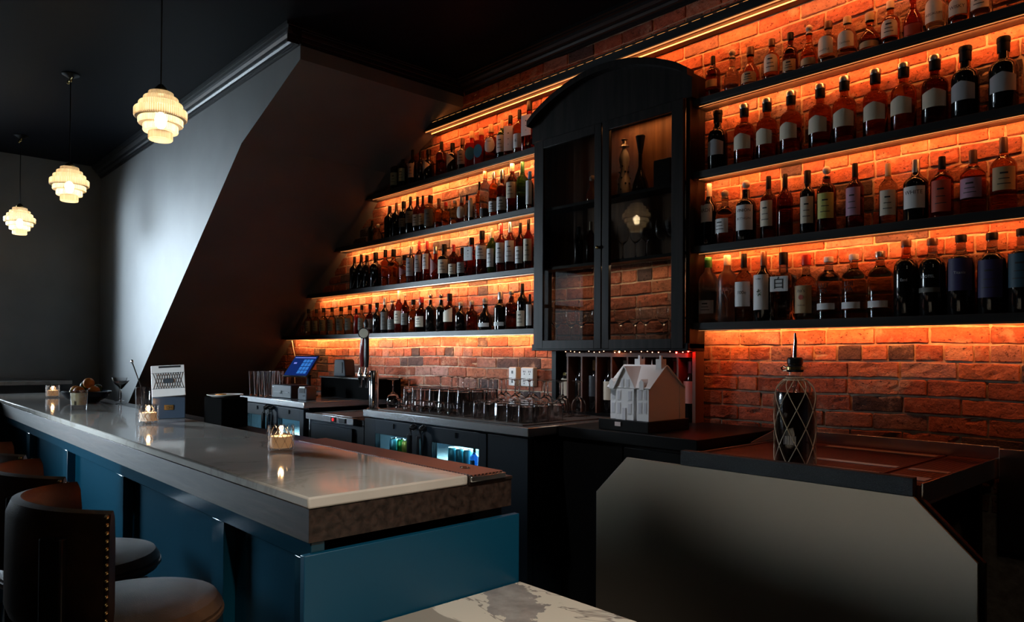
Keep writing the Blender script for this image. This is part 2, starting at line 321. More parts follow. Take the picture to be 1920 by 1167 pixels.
while z<CZ-.12:
    hdr=(row%6==2); l=bl/2 if hdr else bl
    x=-7.6-(row%2)*l/2-random.uniform(0,.02)
    while x<1.3:
        ll=l*(1 if random.random()>.07 else .5)
        if x+ll>soff(min(z+ch,3.3))-.02:
            t=random.random(); s=random.uniform(.65,1.2)
            if t<.1: c=(.07*s,.045*s,.045*s)
            elif t<.2: c=(.3*s,.16*s,.13*s)
            elif t<.45: c=(.42*s,.16*s,.09*s)
            else: c=(.33*s,.1*s,.055*s)
            brick(x+mo/2,x+ll-mo/2,z+mo/2,z+ch-mo/2,c)
        x+=ll
    z+=ch; row+=1
k=len(V); nx=240; nz=60        # mortar face
for j in range(nz+1):
    for i in range(nx+1):
        V.append((-7.9+9.3*i/nx,W+.0015+random.uniform(-.0022,.0022),.0+CZ*j/nz)); C.append((.4,.31,.24))
for j in range(nz):
    for i in range(nx):
        a=k+j*(nx+1)+i; F.append((a,a+1,a+nx+2,a+nx+1)); MI.append(1)
kk=len(V); V+=[(-7.9,W,0),(XR,W,0),(XR,W,CZ),(-7.9,W,CZ),(-7.9,W+.25,0),(XR,W+.25,0),(XR,W+.25,CZ),(-7.9,W+.25,CZ)]; C+=[(.3,.2,.15)]*8
F+=[(kk+a,kk+b,kk+c,kk+d) for a,b,c,d in ((0,1,2,3),(5,4,7,6),(1,5,6,2),(4,0,3,7),(3,2,6,7),(4,5,1,0))]; MI+=[1]*6
me=bpy.data.meshes.new('wall_back'); me.from_pydata(V,[],F); me.polygons.foreach_set('material_index',MI)
ca=me.color_attributes.new('Col','FLOAT_COLOR','POINT'); ca.data.foreach_set('color',[q for c in C for q in (*c,1)])
bm_=mat('old_brick',(.3,.1,.06),.8); at=N(bm_,'ShaderNodeAttribute',attribute_name='Col'); v=coords(bm_)
n=N(bm_,'ShaderNodeTexNoise',Scale=26,Detail=9,Roughness=.65); L(bm_,v,n.inputs['Vector']); n2=N(bm_,'ShaderNodeTexNoise',Scale=5,Detail=8,Roughness=.7); L(bm_,v,n2.inputs['Vector'])
mx=N(bm_,'ShaderNodeMix',data_type='RGBA',blend_type='MULTIPLY'); mx.inputs[0].default_value=1; L(bm_,at.outputs['Color'],mx.inputs[6]); L(bm_,ramp(bm_,n.outputs[0],[(.25,(.5,.5,.5)),(.6,(1.15,1.15,1.15))]),mx.inputs[7])
mm=N(bm_,'ShaderNodeMix',data_type='RGBA'); L(bm_,ramp(bm_,n2.outputs[0],[(.56,(0,0,0)),(.66,(.65,.65,.65))]),mm.inputs[0]); L(bm_,mx.outputs[2],mm.inputs[6]); mm.inputs[7].default_value=(.42,.3,.22,1)
L(bm_,mm.outputs[2],P(bm_).inputs['Base Color'])
pn=N(bm_,'ShaderNodeTexNoise',Scale=75,Detail=3); L(bm_,v,pn.inputs['Vector']); pm=N(bm_,'ShaderNodeMix',data_type='RGBA',blend_type='MULTIPLY'); pm.inputs[0].default_value=1; L(bm_,mm.outputs[2],pm.inputs[6]); L(bm_,ramp(bm_,pn.outputs[0],[(.30,(.25,.2,.2)),(.38,(1,1,1))]),pm.inputs[7]); L(bm_,pm.outputs[2],P(bm_).inputs['Base Color'])
bp=N(bm_,'ShaderNodeBump',Strength=1,Distance=.02); L(bm_,n.outputs[0],bp.inputs['Height']); L(bm_,bp.outputs[0],P(bm_).inputs['Normal'])
mo_=noisy(mat('old_mortar',(.4,.3,.24),.9),30,(.34,.25,.18),(.5,.4,.3),bump=.9,detail=9)
me.materials.append(bm_); me.materials.append(mo_); me.update()
struct_o=bpy.data.objects.new('wall_back',me); COL.objects.link(struct_o); struct(struct_o)
# ---------------------------------------------------------------- shelves with LED strips
LEDC=(1,.38,.115); LEDR=(1,.26,.06)
def shelf(zb,x0,x1,label,left=False,power=9,strip=None):
    t=thing('wall_shelf',label,'shelf',((x0+x1)/2,W-.07,zb),0,'bottle shelves on the brick wall')
    cx=(x0+x1)/2; yo=-(W-.07)
    a=x0+.035/SL if left else x0
    MB().prism([(x0-cx,0),(x1-cx,0),(x1-cx,.035),(a-cx,.035)],3.31+yo,3.436+yo).build('board',MT['shelf'],t,bevel=.0015)
    s0=x0+(.10 if left else .03); s1=x1-.03
    B(s0-cx,s1-cx,3.322+yo,3.334+yo,-.006,-.0005).build('led_channel',MT['chan'],t)
    B(s0-cx,s1-cx,3.325+yo,3.329+yo,-.0075,-.0065).build('led_strip',MT['led'],t)
    light('led_light','AREA',((s0+s1)/2,3.362,zb-.008),power*(s1-s0)*(1.3 if left else .9),LEDC if left else LEDR,(R(79),0,0),s1-s0,.006)
PW=4.0
for i,(zb,x1) in enumerate(((1.60,-3.363),(2.0,-3.363),(2.40,-3.363),(2.797,-3.363))):
    shelf(zb,soff(zb)+.004,x1,('lowest','second lowest','third lowest','highest')[i]+' black bottle shelf left of the glass-front cabinet',True,PW)
for i,zb in enumerate((1.602,2.01,2.407,2.797)):
    shelf(zb,-2.172,.9,('lowest','second lowest','third lowest','highest')[i]+' black bottle shelf right of the glass-front cabinet',False,PW)
# cornice board over everything
t=thing('cornice_board','long black cornice board with glowing orange strips above cabinet and shelves','cornice',(-2,3.37,3.2))
MB().prism([(-4.62+2,0),(2.9,0),(2.9,.048),(-4.52+2,.048)],3.30-3.37,3.436-3.37).build('board',MT['shelf'],t,bevel=.002)
B(-4.50+2,2.9,-.082,-.07,.049,.055).build('top_rail',MT['chan'],t)
for dy in (-.057,.0):
    B(-4.6+2,2.85,dy-.002,dy+.002,-.0065,-.001).build('led_strip',MT['led'],t)
light('led_light','AREA',(-1.85,3.335,3.192),PW*5.0,LEDR,(R(58),0,0),5.5,.006)
m=MB()
for i in range(100): m.box(-4.5+2+i*.075,-4.5+2+i*.075+.05,-.066,-.063,.049,.052)
m.build('top_led_strip',MT['led'],t)
light('led_light','AREA',(-1.9,3.33,3.262),.7,LEDR,(R(125),0,0),5.2,.006)
# ---------------------------------------------------------------- glass-front cabinet
c=thing('glass_front_cabinet','tall black wall cabinet with arched top and two glazed doors','cabinet',(-2.768,3.36,1.487))
cx,cy,cz=-2.768,3.36,1.487
def CB(x0,x1,y0,y1,z0,z1): return B(x0-cx,x1-cx,y0-cy,y1-cy,z0-cz,z1-cz)
CB(-3.361,-3.335,3.29,3.436,1.50,2.98).build('side_panel',MT['cab'],c,bevel=.002)
CB(-2.201,-2.175,3.29,3.436,1.50,2.98).build('side_panel',MT['cab'],c,bevel=.002)
CB(-3.361,-2.175,3.275,3.436,1.487,1.53).build('base_board',MT['cab'],c,bevel=.004)
CB(-3.333,-2.203,3.425,3.436,2.03,2.84).build('back_panel',MT['cabwood'],c)
for z in (2.005,2.385): CB(-3.333,-2.203,3.30,3.424,z,z+.018).build('inner_shelf',MT['cab'],c)
def arch(z0,z1,n=18): return [(-3.375-cx+(1.214)*i/n, z0+(z1-z0)*math.sin(PI*i/n)**.8-cz) for i in range(n+1)]
ar=arch(2.965,3.155)
MB().prism([(1.214-.607,2.84-cz),(-.607,2.84-cz)]+ar,3.285-cy,3.436-cy).build('arched_top',MT['cab'],c)
ar2=[(x*1.005,z+.02) for x,z in ar]+[(x*1.005,z-.015) for x,z in reversed(ar)]
m=MB(); n=len(ar)
for i in range(n-1):
    a=ar[i];b=ar[i+1]; q=[(a[0]*1.005,a[1]-.02),(b[0]*1.005,b[1]-.02),(b[0]*1.005,b[1]+.018),(a[0]*1.005,a[1]+.018)]
    m.prism(q,3.235-cy,3.30-cy)
m.build('arch_moulding',MT['cab'],c)
for k,(x0,x1,g0,g1) in enumerate(((-3.334,-2.772,-3.255,-2.825),(-2.764,-2.202,-2.712,-2.278))):
    m=MB(); 
    for q in ((x0,g0,1.50,2.84),(g1,x1,1.50,2.84),(g0,g1,1.50,1.553),(g0,g1,2.785,2.84)): m.box(q[0]-cx,q[1]-cx,3.268-cy,3.289-cy,q[2]-cz,q[3]-cz)
    d=m.build('door',MT['cab'],c,bevel=.002)
    CB(g0-.004,g1+.004,3.277,3.281,1.55,2.79).build('pane',MT['pane'],d)
MB().sphere((-2.79-cx,3.258-cy,2.1-cz),.011).build('knob',MT['brass'],c,True)
light('cabinet_light','AREA',(-2.5,3.35,2.83),1.3,LEDC,(0,0,0),.5,.05)
light('cabinet_light','AREA',(-2.72,3.312,1.99),2.6,(1,.66,.4),(0,0,0),.9,.03)  # added light for glints on the wine glasses below, no fitting drawn
ZS={'R0':2.832,'R1':2.442,'R2':2.045,'R3':1.637,'L0':2.832,'L1':2.435,'L2':2.035,'L3':1.635}
BOT={
'R0':[
 (-2.096,0.231,0.0385,'wine','brown','black',('rect', 'tan', 0.25, 0.42),'short dark bottle with a tan label strip'),
 (-1.982,0.233,0.0423,'decanter','clear','glass',None,'rounded clear decanter bottle with glass stopper'),
 (-1.879,0.212,0.0461,'decanter','amber','brown',('arch', 'tan', 0.1, 0.35),'plump amber bottle with an arched tan label'),
 (-1.763,0.217,0.0390,'squat','amber','brown',('arch', 'cream', 0.2, 0.6),'round shouldered bottle with dark cap and cream label'),
 (-1.666,0.217,0.0368,'squat','brown','black',('rect', 'tan', 0.1, 0.35),'dark brown bottle with a low tan label'),
 (-1.573,0.226,0.0404,'decanter','amber','glass',('arch', 'tan', 0.1, 0.25),'amber bottle with a bulb stopper'),
 (-1.480,0.210,0.0437,'squat','clear','brown',('arch', 'cream', 0.22, 0.62),'clear bottle, tall cream label, black script'),
 (-1.392,0.202,0.0428,'squat','clear','cork',('arch', 'cream', 0.25, 0.62),'clear bottle with cork top and cream label'),
 (-1.293,0.186,0.0469,'decanter','amber','cork',('arch', 'tan', 0.1, 0.25),'plump amber bottle with pale cork'),
 (-1.205,0.208,0.0396,'squat','amber','cream',('arch', 'cream', 0.2, 0.55),'amber bottle with cream cap and cream label'),
 (-1.113,0.233,0.0390,'decanter','rose','brown',('rect', 'red', 0.08, 0.28),'reddish bottle with a small red label'),
 (-1.023,0.229,0.0408,'squat','clear','brown',('arch', 'cream', 0.2, 0.62),'clear bottle, large cream label, dark print'),
 (-0.937,0.226,0.0399,'squat','amber','brown',('arch', 'cream', 0.2, 0.5),'amber bottle whose cream label has bold dark lettering'),
 (-0.856,0.225,0.0391,'squat','clear','cork',('rect', 'cream', 0.2, 0.5),'clear bottle with square cream label'),
],
'R1':[
 (-2.066,0.322,0.0510,'bourbon','dark','black',('house', 'grey', 0.24, 0.5),'nearly black bourbon bottle with pale house-shaped label'),
 (-1.913,0.316,0.0510,'bourbon','amber','silver',('house', 'cream', 0.24, 0.5),'glowing amber bourbon bottle with pale house-shaped label'),
 (-1.788,0.313,0.0510,'bourbon','amber','silver',('house', 'cream', 0.24, 0.5),'glowing amber bourbon bottle with pale house-shaped label'),
 (-1.663,0.316,0.0510,'bourbon','amber','silver',('house', 'cream', 0.24, 0.5),'glowing amber bourbon bottle with pale house-shaped label'),
 (-1.519,0.312,0.0510,'bourbon','amber','silver',('house', 'cream', 0.24, 0.5),'glowing amber bourbon bottle with pale house-shaped label'),
 (-1.406,0.317,0.0510,'bourbon','amber','silver',('house', 'cream', 0.24, 0.5),'glowing amber bourbon bottle with pale house-shaped label'),
 (-1.269,0.311,0.0510,'bourbon','amber','silver',('house', 'cream', 0.24, 0.5),'glowing amber bourbon bottle with pale house-shaped label'),
 (-1.151,0.305,0.0510,'bourbon','amber','silver',('house', 'cream', 0.24, 0.5),'glowing amber bourbon bottle with pale house-shaped label'),
 (-1.028,0.302,0.0510,'bourbon','brown','silver',('house', 'cream', 0.24, 0.5),'deep brown bourbon bottle with pale house-shaped label'),
 (-0.914,0.306,0.0510,'bourbon','dark','black',('house', 'grey', 0.24, 0.5),'nearly black bourbon bottle with pale house-shaped label'),
 (-0.780,0.302,0.0510,'bourbon','dark','black',('house', 'grey', 0.24, 0.5),'nearly black bourbon bottle with pale house-shaped label'),
],
'R2':[
 (-2.117,0.338,0.0430,'wine','dark','white',('rect', 'white', 0.38, 0.66),'dark rum bottle with white cap and white label'),
 (-2.023,0.291,0.0493,'squat','clear','glass',('rect', 'white', 0.2, 0.46),'squat clear bottle, glass stopper, white label'),
 (-1.902,0.321,0.0509,'bourbon','dark','glass',('rect', 'white', 0.18, 0.58),'black gin bottle, pale stopper, large white label'),
 (-1.779,0.319,0.0391,'wine','brown','black',('rect', 'cream', 0.2, 0.6),'brown bottle with slim cream strip label'),
 (-1.693,0.314,0.0370,'wine','brown','black',None,'plain dark brown bottle with black capsule'),
 (-1.580,0.311,0.0347,'slim','dark','black',('rect', 'cream', 0.17, 0.58),'slim black bottle with tall cream picture label'),
 (-1.488,0.315,0.0425,'slim','brown','glass',('rect', 'lime', 0.2, 0.58),'brown bottle with yellow green label and clear stopper'),
 (-1.358,0.303,0.0385,'wine','purple','black',('rect', 'mauve', 0.2, 0.62),'bottle with mauve purple label'),
 (-1.215,0.276,0.0373,'wine','clear','cork',('rect', 'cream', 0.15, 0.55),'clear bottle with cork and ragged cream label'),
 (-1.102,0.270,0.0493,'wine','dark','silver',('rect', 'white', 0.2, 0.55),'black bottle with silver cap and white label'),
 (-1.001,0.264,0.0431,'wine','rose','black',('rect', 'red', 0.1, 0.6),'pinkish red bottle with red and yellow label'),
 (-0.887,0.268,0.0468,'wine','amber','brown',('rect', 'mauve', 0.25, 0.55),'reddish amber bottle with a pale mauve side label'),
 (-0.781,0.297,0.0456,'wine','amber','brown',('rect', 'tan', 0.27, 0.58),'amber whiskey bottle with a tan label'),
],
'R3':[
 (-2.122,0.381,0.0499,'vodka','frost','green',('rect', 'grey', 0.14, 0.34),'frosted vodka bottle with green and white neck'),
 (-2.009,0.382,0.0484,'vodka','frost','glow',None,'frosted vodka bottle with pale etched tree'),
 (-1.913,0.352,0.0460,'wine','clear','black',('rect', 'white', 0.22, 0.58),'clear bottle with black cap and big white label'),
 (-1.805,0.368,0.0482,'wine','dark','brown',('rect', 'white', 0.16, 0.66),'black bottle with tall white label of leaves'),
 (-1.701,0.337,0.0510,'square','clear','black',('rect', 'white', 0.42, 0.64),'square bottle, white label with one black character'),
 (-1.586,0.314,0.0510,'squat','clear','red',('rect', 'tan', 0.1, 0.52),'clear bottle with red cap and tan label'),
 (-1.478,0.294,0.0510,'vodka2','clear','white',('rect', 'white', 0.15, 0.25),'clear bottle, bold black lettering and white strip'),
 (-1.363,0.295,0.0510,'vodka2','straw','white',('rect', 'white', 0.15, 0.25),'straw bottle, bold black lettering and white strip'),
 (-1.249,0.296,0.0510,'vodka2','straw','silver',('rect', 'white', 0.15, 0.25),'pale yellow bottle with silver cap and white strip'),
 (-1.141,0.334,0.0501,'vodka2','dark','brown',None,'black bottle with amber neck and faint script'),
 (-1.038,0.330,0.0510,'vodka2','dark','brown',('rect', 'dim', 0.3, 0.36),'black bottle with faint grey lettering'),
 (-0.931,0.332,0.0510,'vodka2','dark','black',('rect', 'indigo', 0.3, 0.7),'black bottle with indigo blue label and white script'),
 (-0.821,0.328,0.0509,'vodka2','dark','black',('rect', 'indigo', 0.2, 0.66),'black bottle with violet banded label'),
 (-0.719,0.333,0.0494,'vodka2','dark','black',('rect', 'teal', 0.3, 0.7),'black bottle with teal and red label'),
],
'L0':[
 (-5.138,0.303,0.0381,'wine','dark','black',('rect', 'sage', 0.15, 0.5),'dark wine bottle with green and cream label'),
 (-5.018,0.302,0.0375,'wine','dark','black',('rect', 'sage', 0.2, 0.55),'dark bottle with white and green striped label'),
 (-4.879,0.300,0.0369,'wine','dark','black',('rect', 'greyd', 0.22, 0.6),'dark bottle with white label and black squares'),
 (-4.780,0.267,0.0291,'wine','dark','black',None,'thin black bottle without label'),
 (-4.656,0.254,0.0454,'squat','dark','black',('tri', 'cream', 0.25, 0.72),'black bottle with triangular cream label'),
 (-4.489,0.282,0.0444,'wine','brown','black',None,'dark bottle glowing red at its side'),
 (-4.350,0.241,0.0436,'bourbon','dark','black',('tri', 'cream', 0.2, 0.75),'black bottle with large pennant-shaped cream label'),
 (-4.230,0.252,0.0384,'bourbon','dark','brown',('rect', 'greyd', 0.2, 0.6),'black bottle with framed pale picture label'),
 (-4.117,0.279,0.0445,'square','red','cork',('oval', 'blue', 0.2, 0.55),'red bottle with blue round label, the left one'),
 (-4.009,0.278,0.0438,'square','red','cork',('oval', 'blue', 0.2, 0.55),'red bottle with blue round label, the right one'),
 (-3.901,0.280,0.0475,'bourbon','amber','cork',('oval', 'white', 0.25, 0.62),'amber bottle with white oval label'),
 (-3.782,0.283,0.0403,'wine','green','cork',('rect', 'white', 0.18, 0.6),'dark green bottle with white label and lower band'),
 (-3.697,0.297,0.0377,'square','amber','black',('rect', 'white', 0.14, 0.72),'gin bottle with tall white portrait label'),
 (-3.605,0.315,0.0413,'wine','amber','black',('rect', 'white', 0.14, 0.45),'amber bottle with low white label'),
 (-3.505,0.349,0.0448,'square','rose','black',('rect', 'white', 0.3, 0.7),'bottle with white and pink label'),
],
'L1':[
 (-5.489,0.196,0.0370,'wine','dark','black',None,'black bottle at the sloping wall'),
 (-5.393,0.155,0.0418,'decanter','clear','glass',None,'low clear decanter beside the sloping wall'),
 (-5.211,0.282,0.0461,'wine','dark','black',None,'tall black bottle without label'),
 (-5.111,0.296,0.0405,'wine','dark','brown',None,'tall brownish black bottle'),
 (-5.003,0.291,0.0399,'slim','dark','black',('rect', 'dim', 0.25, 0.5),'black bottle with faint grey label'),
 (-4.906,0.316,0.0395,'wine','dark','black',('rect', 'dim', 0.3, 0.6),'black bottle with rounded top and faint label'),
 (-4.805,0.300,0.0383,'wine','brown','black',('rect', 'cream', 0.2, 0.5),'brown bottle with narrow cream label'),
 (-4.732,0.297,0.0332,'wine','brown','black',('rect', 'tan', 0.2, 0.5),'dark bottle with tan label behind others'),
 (-4.631,0.282,0.0476,'bourbon','straw','black',('rect', 'dim', 0.1, 0.6),'wide greenish clear bottle'),
 (-4.518,0.239,0.0352,'bourbon','amber','brown',None,'amber bottle with round brown stopper'),
 (-4.429,0.198,0.0348,'squat','amber','red',None,'small bottle with red wax cap'),
 (-4.316,0.204,0.0388,'squat','straw','glass',None,'pale squat bottle with glass stopper'),
 (-4.232,0.203,0.0384,'bourbon','brown','silver',('oval', 'white', 0.2, 0.65),'dark bottle with white oval badge label'),
 (-4.163,0.212,0.0237,'bourbon','clear','black',None,'clear bottle with dark stopper'),
 (-4.116,0.181,0.0212,'slim','dark','silver',('rect', 'white', 0.2, 0.9),'bottle in black and white striped sleeve'),
 (-4.034,0.289,0.0285,'wine','amber','black',None,'amber bottle with long black cap'),
 (-3.965,0.363,0.0390,'vodka','clear','orange',('rect', 'blk', 0.05, 0.22),'tall clear bottle, orange cap, black base label'),
 (-3.867,0.329,0.0365,'vodka','amber','silver',('rect', 'white', 0.12, 0.35),'amber bottle, ball stopper, two small white labels'),
 (-3.779,0.328,0.0403,'bourbon','brown','silver',('rect', 'white', 0.12, 0.4),'dark brown bottle with ball stopper and white label'),
 (-3.675,0.369,0.0418,'vodka','rose','cream',('rect', 'cream', 0.3, 0.62),'tall rosy bottle with cream cap'),
 (-3.572,0.345,0.0432,'wine','green','green2',None,'bright green wine bottle'),
 (-3.494,0.265,0.0264,'slim','clear','blue',('rect', 'white', 0.15, 0.75),'bottle with blue and white label'),
],
'L2':[
 (-5.786,0.305,0.0438,'wine','dark','black',None,'black bottle closest to the sloping wall'),
 (-5.667,0.315,0.0432,'wine','dark','black',None,'black bottle with straight black capsule'),
 (-5.573,0.299,0.0347,'slim','dark','black',None,'thin black bottle'),
 (-5.428,0.309,0.0510,'bourbon','dark','black',None,'broad black bottle'),
 (-5.275,0.316,0.0361,'slim','amber','black',None,'slim glittering amber bottle with long black cap'),
 (-5.149,0.307,0.0483,'bourbon','amber','black',None,'tall plain orange amber bottle'),
 (-4.985,0.239,0.0448,'squat','amber','black',('tri', 'rosed', 0.25, 0.6),'small round amber bottle with red diamond'),
 (-4.891,0.303,0.0394,'wine','brown','silver',('rect', 'grey', 0.2, 0.68),'bottle with silver capsule and grey label'),
 (-4.779,0.336,0.0364,'wine','brown','redc',('rect', 'grey', 0.25, 0.66),'bottle with red capsule and grey label'),
 (-4.670,0.324,0.0359,'wine','rose','redc',('rect', 'white', 0.3, 0.68),'bottle with red wax neck and white label'),
 (-4.556,0.267,0.0425,'decanter','rose','silver',('tri', 'rosed', 0.12, 0.7),'bottle with red framed triangular label'),
 (-4.446,0.274,0.0488,'bourbon','dark','black',('rect', 'cream', 0.17, 0.56),'dark bottle with slanted cream label'),
 (-4.329,0.260,0.0389,'wine','brown','redc',('rect', 'cream', 0.12, 0.42),'bottle with dark red capsule and low cream label'),
 (-4.225,0.225,0.0384,'wine','brown','black',('rect', 'greyd', 0.15, 0.5),'brown bottle with dull label'),
 (-4.113,0.288,0.0445,'square','rose','black',('rect', 'white', 0.4, 0.75),'square rosy bottle with white label'),
 (-3.995,0.325,0.0481,'bourbon','brown','black',('rect', 'white', 0.35, 0.65),'broad red brown bottle with slanted white label'),
 (-3.885,0.327,0.0366,'wine','green','cream',('rect', 'white', 0.15, 0.55),'green wine bottle with pink capsule and white label'),
 (-3.787,0.352,0.0382,'wine','rose','redc',('rect', 'white', 0.2, 0.6),'wine bottle with bright red capsule and white label'),
 (-3.691,0.347,0.0398,'wine','rose','silver',('rect', 'white', 0.2, 0.62),'wine bottle with silver capsule and tall white label'),
 (-3.590,0.330,0.0351,'wine','brown','black',('rect', 'white', 0.15, 0.5),'wine bottle with black capsule and white label'),
 (-3.510,0.345,0.0346,'wine','rose','black',('rect', 'cream', 0.17, 0.6),'wine bottle with black capsule and cream label'),
],
'L3':[
 (-6.665,0.265,0.0361,'squat','straw','black',('rect', 'dim2', 0.15, 0.55),'small clear bottle, square black cap, dim label'),
 (-6.500,0.259,0.0355,'squat','straw','black',('rect', 'dim2', 0.15, 0.55),'small clear bottle, square black cap, dim label'),
 (-6.354,0.263,0.0408,'squat','straw','black',('rect', 'dim2', 0.15, 0.55),'small clear bottle, square black cap, dim label'),
 (-6.190,0.261,0.0400,'squat','straw','black',('rect', 'dim2', 0.15, 0.55),'small clear bottle, square black cap, dim label'),
 (-6.019,0.261,0.0449,'squat','straw','black',('rect', 'dim2', 0.15, 0.55),'small clear bottle, square black cap, dim label'),
 (-5.862,0.266,0.0442,'squat','straw','black',('rect', 'dim2', 0.15, 0.55),'small clear bottle, square black cap, dim label'),
 (-5.743,0.232,0.0245,'slim','red','black',None,'thin dark red bottle'),
 (-5.652,0.257,0.0350,'squat','straw','black',('rect', 'dim2', 0.15, 0.55),'clear bottle behind the tap handles'),
 (-5.514,0.260,0.0371,'squat','brown','black',('rect', 'dim', 0.15, 0.5),'brown bottle with black cap and dull label'),
 (-5.401,0.269,0.0393,'squat','dark','black',None,'black bottle with square cap'),
 (-5.275,0.304,0.0361,'bourbon','dark','silver',('rect', 'dim', 0.1, 0.6),'dark bottle with wrapped grey label'),
 (-5.160,0.289,0.0407,'squat','brown','glass',('rect', 'dim', 0.1, 0.4),'brown bottle with knob stopper'),
 (-5.064,0.351,0.0377,'wine','rose','cream',('rect', 'cream', 0.22, 0.52),'bottle with bright cream cap and narrow label'),
 (-4.970,0.320,0.0348,'wine','brown','glass',('rect', 'dim', 0.2, 0.5),'brown bottle with pale glass neck'),
 (-4.855,0.268,0.0417,'squat','amber','black',None,'reddish amber bottle with black cap'),
 (-4.744,0.282,0.0483,'squat','brown','redc',('rect', 'cream', 0.15, 0.45),'bottle with red neck and cream label'),
 (-4.619,0.300,0.0404,'bourbon','dark','ball',None,'black bottle with ball stopper, the left one'),
 (-4.480,0.292,0.0420,'bourbon','dark','ball',None,'black bottle with ball stopper, the right one'),
 (-4.373,0.289,0.0483,'bourbon','brown','black',('tri2', 'cream', 0.25, 0.62),'dark bottle with slanted cream shoulder label'),
 (-4.238,0.222,0.0430,'squat','dark','glass',None,'dark bottle with clear short neck'),
 (-4.108,0.226,0.0444,'squat','brown','glass',None,'dark bottle glowing faintly red'),
 (-3.955,0.238,0.0510,'decanter','dark','glass',('rect', 'white', 0.1, 0.22),'wide round black bottle with tiny white label'),
 (-3.790,0.268,0.0467,'bourbon','dark','silver',('rect', 'white', 0.1, 0.2),'black bottle with silver neck'),
 (-3.677,0.275,0.0459,'bourbon','brown','glass',None,'dark bottle with flared clear stopper'),
 (-3.566,0.312,0.0386,'wine','dark','black',('rect', 'cream', 0.06, 0.4),'tall wine bottle with blue and cream label'),
 (-3.501,0.236,0.0248,'wine','dark','black',('rect', 'white', 0.1, 0.7),'bottle with long white label at cabinet edge'),
],
}
# ---------------------------------------------------------------- bottles
def prof(sh,r,H):
    P_={'wine':([(0,.0),(.93,0),(1,.012),(1,.60),(.97,.635),(.82,.68),(.52,.725),(.38,.76),(.33,.80),(.32,.84)],.34,.79),
    'bourbon':([(0,0),(.93,0),(1,.014),(1,.56),(.96,.61),(.84,.65),(.6,.68),(.42,.70),(.36,.74),(.36,.84)],.42,.80),
    'squat':([(0,0),(.92,0),(1,.02),(1,.50),(.95,.57),(.78,.63),(.5,.67),(.38,.70),(.34,.76),(.36,.85)],.42,.84),
    'decanter':([(0,0),(.75,0),(.9,.03),(1,.18),(.98,.32),(.8,.46),(.5,.55),(.36,.62),(.33,.72),(.4,.80)],.42,.80),
    'slim':([(0,0),(.93,0),(1,.012),(1,.64),(.92,.68),(.6,.72),(.44,.75),(.4,.84)],.46,.80),
    'vodka':([(0,0),(.93,0),(1,.012),(1,.60),(.97,.66),(.85,.71),(.6,.75),(.42,.78),(.36,.84),(.34,.9)],.38,.85),
    'vodka2':([(0,0),(.93,0),(1,.014),(1,.60),(.95,.67),(.78,.725),(.52,.755),(.38,.79),(.34,.88),(.36,.93)],.42,.915),
    'square':([(0,0),(.93,0),(1,.014),(1,.62),(.94,.66),(.6,.69),(.36,.71),(.33,.76),(.33,.85)],.42,.82)}[sh]
    return [(max(a*r,1e-6 if i else 0),b*H) for i,(a,b) in enumerate(P_[0])],P_[1]*r,P_[2]*H
def label_mesh(shape,r,z0,z1,H,sq=0,wd=1.0):
    hw=wd*(.95 if shape!='house' else 1.0); h=(z1-z0)*H; n=14; pts=[]
    if shape=='rect': top=lambda u:1; bot=lambda u:0
    elif shape=='house': top=lambda u:.8+.2*(1-abs(u)); bot=lambda u:0
    elif shape=='arch': top=lambda u:.72+.28*math.sqrt(max(0,1-u*u)); bot=lambda u:0
    elif shape=='oval': top=lambda u:.5+.5*math.sqrt(max(0,1-u*u)); bot=lambda u:.5-.5*math.sqrt(max(0,1-u*u))
    elif shape=='tri': top=lambda u:1-.5*(u+1)/2-.0; bot=lambda u:.5*(u+1)/2*.98
    else: top=lambda u:1-.35*(1-u)/2; bot=lambda u:0
    m=MB(); vs=[];fs=[]
    for i in range(n+1):
        u=-1+2*i/n; a=-PI/2+u*hw; q=1
        if sq: q=1/(abs(math.cos(a))**(2+6*sq)+abs(math.sin(a))**(2+6*sq))**(1/(2+6*sq))
        for rr in (r*q+.0003,r*q+.0009):
            for zz in (bot(u),top(u)): vs.append((rr*math.cos(a),rr*math.sin(a),z0*H+zz*h))
    for i in range(n):
        a=i*4;b=a+4
        fs+=[(a+2,b+2,b+3,a+3),(a,a+1,b+1,b),(a+1,a+3,b+3,b+1),(a,b,b+2,a+2)]
    fs+=[(0,2,3,1),(n*4,n*4+1,n*4+3,n*4+2)]
    return m.add(vs,fs)
random.seed(5)
ORD='first second third fourth fifth sixth seventh eighth ninth tenth eleventh twelfth thirteenth fourteenth fifteenth sixteenth seventeenth eighteenth nineteenth twentieth 21st 22nd 23rd 24th 25th 26th'.split()
WHERE={'R0':'top right shelf','R1':'second right shelf','R2':'third right shelf','R3':'lowest right shelf',
'L0':'top left shelf','L1':'second left shelf','L2':'third left shelf','L3':'lowest left shelf'}
